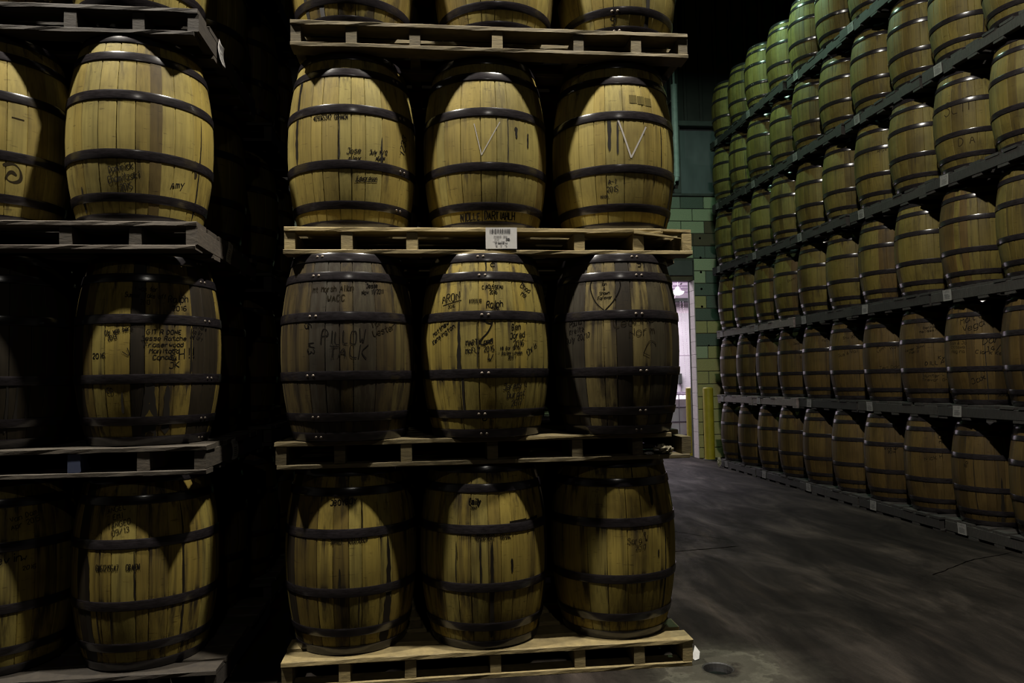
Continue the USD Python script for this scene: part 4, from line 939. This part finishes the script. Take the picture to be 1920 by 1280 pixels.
# second rows of the middle and the left stack, and the stacks that stand behind them up to their full height
SIDE3 = ['left', 'centre', 'right']
GM2, GMB, GL2, GLB2 = 'second row of the middle stack', 'dark stack behind the middle stack', 'second row of the left stack', 'dark stack behind the left stack'
for k in range(6):
    for i, x in enumerate((-0.40, 0.30, 1.01)):
        q = (k * 3 + i) % len(PK)
        dup(PK[q], f'shaded barrel behind the {SIDE3[i]} front barrel, {TIER[k]} tier of the middle stack', (x + 0.012 * k, 4.62, ZB(k)), 40 * i + 77 * k, GM2)
        if k > 3: dup(PK[(q + 1) % len(PK)], f'{SIDE3[i]} front barrel of the {TIER[k]} tier of the middle stack, above the picture', (x + 0.012 * k, 3.93, ZB(k)), 30 * i + 50 * k, 'middle stack above the picture')
        dup(PK[(q + 2) % len(PK)], f'{SIDE3[i]} barrel in shadow, {TIER[k]} tier of the stack behind the middle stack', (-0.10 + 0.67 * i, 5.42, ZB(k)), 20 * i + 61 * k, GMB)
    if k > 3: dup(FP[1], f'pallet under the {TIER[k]} tier of the middle stack, above the picture', (-0.70, 3.55, LV * k), 0, 'middle stack above the picture')
    dup(FP[0], f'pallet in shadow under the {TIER[k]} tier of the stack behind the middle stack', (-0.46, 5.05, LV * k), 0, 'pallets of the dark stack behind the middle stack')
    for i, x in enumerate((-1.43, -2.11, -2.79)):
        q = (k * 2 + i + 1) % len(PK)
        if i < 2: dup(PK[q], f'shaded barrel behind the {["right", "left"][i]} front barrel, {TIER[k]} tier of the left stack', (x, 4.56 if k else 4.61, ZB(k)), 50 * i + 91 * k, GL2)
        if k > 3 or (i == 2 and k < 4) or (k == 3 and i == 1):
            dup(PK[(q + 3) % len(PK)], f'{["right", "middle", "left"][i]} front barrel of the {TIER[k]} tier of the left stack, outside the picture', (x, 3.87 + 0.015 * (k == 0), ZB(k)), 15 * i + 83 * k, 'left stack outside the picture')
    if k > 3: dup(LP[1], f'pallet under the {TIER[k]} tier of the left stack, above the picture', (-3.07, 3.52, LV * k), 0, 'left stack above the picture')
    dup(LP[0], f'pallet in shadow under the {TIER[k]} tier of the stack behind the left stack', (-3.06, 5.05, LV * k), 0, 'pallets of the dark stack behind the left stack')
    for i, y in enumerate((5.38, 6.04)):
        dup(PK[(k + i + 2) % len(PK)], f'{["near", "far"][i]} barrel in shadow, {TIER[k]} tier of the stack behind the left stack', (-1.40, y - 0.02, ZB(k)), 33 * k + 120 * i, GLB2)

# the block of stacks goes on towards the far wall; its aisle face stands behind the middle stack
for k in range(6):
    for j in range(4):
        dup(FP[0], f'hidden pallet, {TIER[k]} tier, {ORD[j]} stack in line behind the middle stack', (-0.78, 6.38 + 1.32 * j, LV * k), 0, 'pallets in line behind the middle stack')
        for q in range(2):
            dup(PK[(k + 2 * j + q) % len(PK)], f'hidden {["near", "far"][q]} aisle barrel, {TIER[k]} tier, {ORD[j]} stack in line behind the middle stack', (0.88, 6.38 + 0.33 + 1.32 * j + 0.66 * q, ZB(k)), 37 * j + 71 * k + 140 * q, 'barrels in line behind the middle stack')

# ------------------------------------------------------------------ doorway end of the aisle
yellow = noisy('bollard_yellow_paint', (0.210, 0.165, 0.006), (0.280, 0.225, 0.010), 9, 0.5, bump=0.1)


def bollard(label, x, y, h=1.27, rad=0.09):
    t = thing('bollard', label, 'bollard', (x, y, 0), group='yellow bollards at the doorway')
    v, f, n = tube_arrays([(0, 0, 0.001), (0, 0, h - 0.02)], rad, 24, False); put('post', v, f, yellow, t, n)
    g = np.linspace(0, math.pi / 2, 5); v, f, n = tube_arrays([(0, 0, h - 0.02 + 0.02 * math.sin(a)) for a in g], [max(rad * math.cos(a), 0.002) for a in g], 24); put('cap', v, f, yellow, t, np.tile([0, 0, 1.0], (len(v), 1)) * 0.6 + n * 0.4)
    v, f, n = tube_arrays([(0, 0, 0.0005), (0, 0, 0.012)], rad + 0.025, 24); put('base_collar', v, f, dark_steel, t, n)


bollard('yellow steel bollard standing against the block wall, right of the doorway', 4.868, 12.50)
bollard('yellow steel bollard just inside the doorway, partly behind the white jamb', 4.795, 13.17)

t = thing('standpipe', 'grey vertical pipe with an elbow fixed high on the far wall', 'pipe', (4.42, WY - 0.17, 0))
pipe_paint = noisy('pipe_paint', (0.25, 0.31, 0.30), (0.34, 0.41, 0.39), 12, 0.5)
v, f, n = tube_arrays([(0, 0, 5.03), (0, 0, 6.72)], 0.058, 18); put('pipe', v, f, pipe_paint, t, n)
v, f, n = tube_arrays([(0, 0, 6.70), (0, 0, 7.6)], 0.022, 12); put('riser', v, f, pipe_paint, t, n)
v, f, n = tube_arrays([(0.0, 0, 5.04), (-0.01, 0, 4.98), (-0.05, 0, 4.93), (-0.12, 0, 4.89), (-0.35, 0, 4.80)], 0.052, 14); put('elbow', v, f, pipe_paint, t, n)
for z in (5.35, 6.4):
    v, f = box_arrays(-0.075, -0.01, z, 0.075, 0.19, z + 0.04, 0.004); put('bracket', v, f, dark_steel, t)

# the bright room: container, lamp, chains, box
tk = thing('bulk_container', 'caged white plastic bulk liquid container in the bright room', 'container', (5.05, 15.6, 0))
plastic = noisy('milky_plastic', (0.44, 0.38, 0.46), (0.58, 0.52, 0.60), 3, 0.35)
cage = plain('cage_steel', (0.22, 0.19, 0.24), 0.4, 0.6)
v, f = box_arrays(-0.55, -0.45, 0.16, 0.55, 0.45, 1.05, 0.06); put('tank', v, f, plastic, tk)
v, f = box_arrays(-0.6, -0.5, 0.001, 0.6, 0.5, 0.13, 0.015); put('base', v, f, cage, tk)
for z in (0.22, 0.52, 0.83, 1.09):
    q = [(-0.58, -0.48, z), (0.58, -0.48, z), (0.58, 0.48, z), (-0.58, 0.48, z)]
    v, f = join([tube_arrays([a, b], 0.012, 8)[:2] for a, b in zip(q, q[1:] + q[:1])]); put('cage_rail', v, f, cage, tk)
for q in range(7):
    x = -0.57 + q * 0.19; v, f, n = tube_arrays([(x, -0.49, 0.1), (x, -0.49, 1.1)], 0.009, 8); put('cage_bar', v, f, cage, tk, n)
for q in range(5):
    yv = -0.4 + q * 0.2; v, f, n = tube_arrays([(-0.59, yv, 0.1), (-0.59, yv, 1.1)], 0.009, 8); put('cage_bar', v, f, cage, tk, n)
t2 = dup(tk, 'second caged container standing behind the first in the bright room', (5.9, 17.2, 0), 0, 'caged containers')
tag(tk, group='caged containers')

la = thing('high_bay_light', 'glowing round high bay light hanging in the bright room', 'lamp', (6.30, 18.0, 3.55))
v, f, n = tube_arrays([(0, 0, 0), (0, 0, 0.03)], 0.155, 28); v, f, n = tube_arrays([(0, 0, 0.11 - 0.11 * math.cos(q)) for q in np.linspace(0.05, 1.45, 7)], [0.16 * math.sin(q) for q in np.linspace(0.05, 1.45, 7)], 24); put('lens', v, f, glow('lamp_lens', (1.0, 0.97, 0.95), 9.0), la, n)
v, f, n = tube_arrays([(0, 0, 0.10), (0, 0, 0.15), (0, 0, 0.22)], [0.162, 0.09, 0.05], 24); put('housing', v, f, annex_steel, la, n)
v, f, n = tube_arrays([(0, 0, 0.2), (0, 0, 1.6)], 0.008, 6); put('cable', v, f, annex_steel, la, n)


def chain(label, a, b, nl):
    t = thing('hoist_chain', label, 'chain', a, group='chains hanging in the bright room'); d = np.array(b, float) - np.array(a, float)
    for i in range(nl):
        p, q = d * i / nl, d * (i + 0.55) / nl
        v, f, n = tube_arrays([p, q], 0.006, 6); put('link', v, f, annex_steel, t, n)


chain('dashed hanging chain at the left of the pair in the bright room', (6.42, 18.2, 3.42), (6.52, 18.2, 1.15), 40)
chain('dashed hanging chain at the right of the pair in the bright room', (6.50, 18.2, 3.42), (6.64, 18.2, 1.15), 40)
eb = thing('switch_box', 'small dark electrical box on the white wall of the bright room', 'electrical box', (6.47, 18.55, 1.30))
v, f = box_arrays(-0.045, -0.06, 0, 0.045, 0.044, 0.26, 0.006); put('box', v, f, dark_steel, eb)
v, f, n = tube_arrays([(0.02, 0.02, -0.35), (0.02, 0.02, 0.0)], 0.015, 8); put('conduit', v, f, annex_steel, eb, n)

# ------------------------------------------------------------------ small things on the floor
dr = thing('floor_drain', 'round wet floor drain in the concrete at the foot of the middle stack', 'drain', (DRX, DRY, 0))
k = 24; g = np.arange(k) * 2 * math.pi / k; rings = [(DRR + 0.003, 0.0012), (DRR - 0.004, -0.003), (DRR - 0.012, -0.03), (0.04, -0.045), (0.001, -0.048)]
v = np.vstack([np.c_[q * np.cos(g), q * np.sin(g), np.full(k, z)] for q, z in rings])
f = np.array([[i * k + j, (i + 1) * k + j, (i + 1) * k + (j + 1) % k, i * k + (j + 1) % k] for i in range(len(rings) - 1) for j in range(k)])
put('bowl', v, f[:, ::-1], noisy('drain_bowl_dirt', (0.004, 0.0035, 0.003), (0.010, 0.009, 0.007), 60, 0.6), dr)
v, f, n = head_arrays(-0.022, DRR - 0.008); put('water', v, f, plain('dark_water', (0.004, 0.004, 0.004), 0.04), dr, n)

ps = thing('paper_scrap', 'torn white paper scrap on the floor by the pallet corner', 'paper', (1.325, 3.70, 0), 20)
v = np.array([[-0.035, -0.005, 0.002], [-0.012, -0.006, 0.004], [-0.014, -0.02, 0.002], [0.012, -0.022, 0.006], [0.036, 0.0, 0.030], [0.034, 0.035, 0.052], [0.004, 0.012, 0.030], [-0.034, 0.006, 0.012]])
f = np.array([[0, 1, 7], [1, 6, 7], [1, 3, 6], [1, 2, 3], [3, 4, 6], [4, 5, 6]])
put('scrap', np.vstack([v, v - [0, 0, 0.0006]]), np.vstack([f, f[:, ::-1] + 8]), paper, ps)
r = random.Random(8)


def crumple(name, label, cat, loc, sx, sy, sz, mat, seed):
    r = random.Random(seed); m = trimesh.creation.icosphere(2); v = np.array(m.vertices)
    v *= 1 + np.array([r.uniform(-0.35, 0.3) for _ in v])[:, None]; v *= [sx, sy, sz]; v[:, 2] -= v[:, 2].min()
    t = thing(name, label, cat, loc); put('crumple', v, np.array(m.faces), mat, t)


film = noisy('stretch_film', (0.170, 0.150, 0.100), (0.250, 0.230, 0.170), 20, 0.25)
crumple('plastic_wrap', 'crumpled clear plastic wrap on the lower boards of the second pallet', 'plastic wrap', (1.17, 3.63, LV + 0.0235), 0.045, 0.04, 0.022, film, 1)
crumple('paper_scrap', 'tiny white paper scrap inside the second pallet of the middle stack', 'paper', (1.09, 3.61, LV + 0.0235), 0.022, 0.02, 0.006, paper, 2)
crumple('plastic_wrap', 'scrap of plastic wrap on the floor at the far foot of the right-hand rack', 'plastic wrap', (4.575, 11.36, 0.001), 0.028, 0.03, 0.075, film, 3)
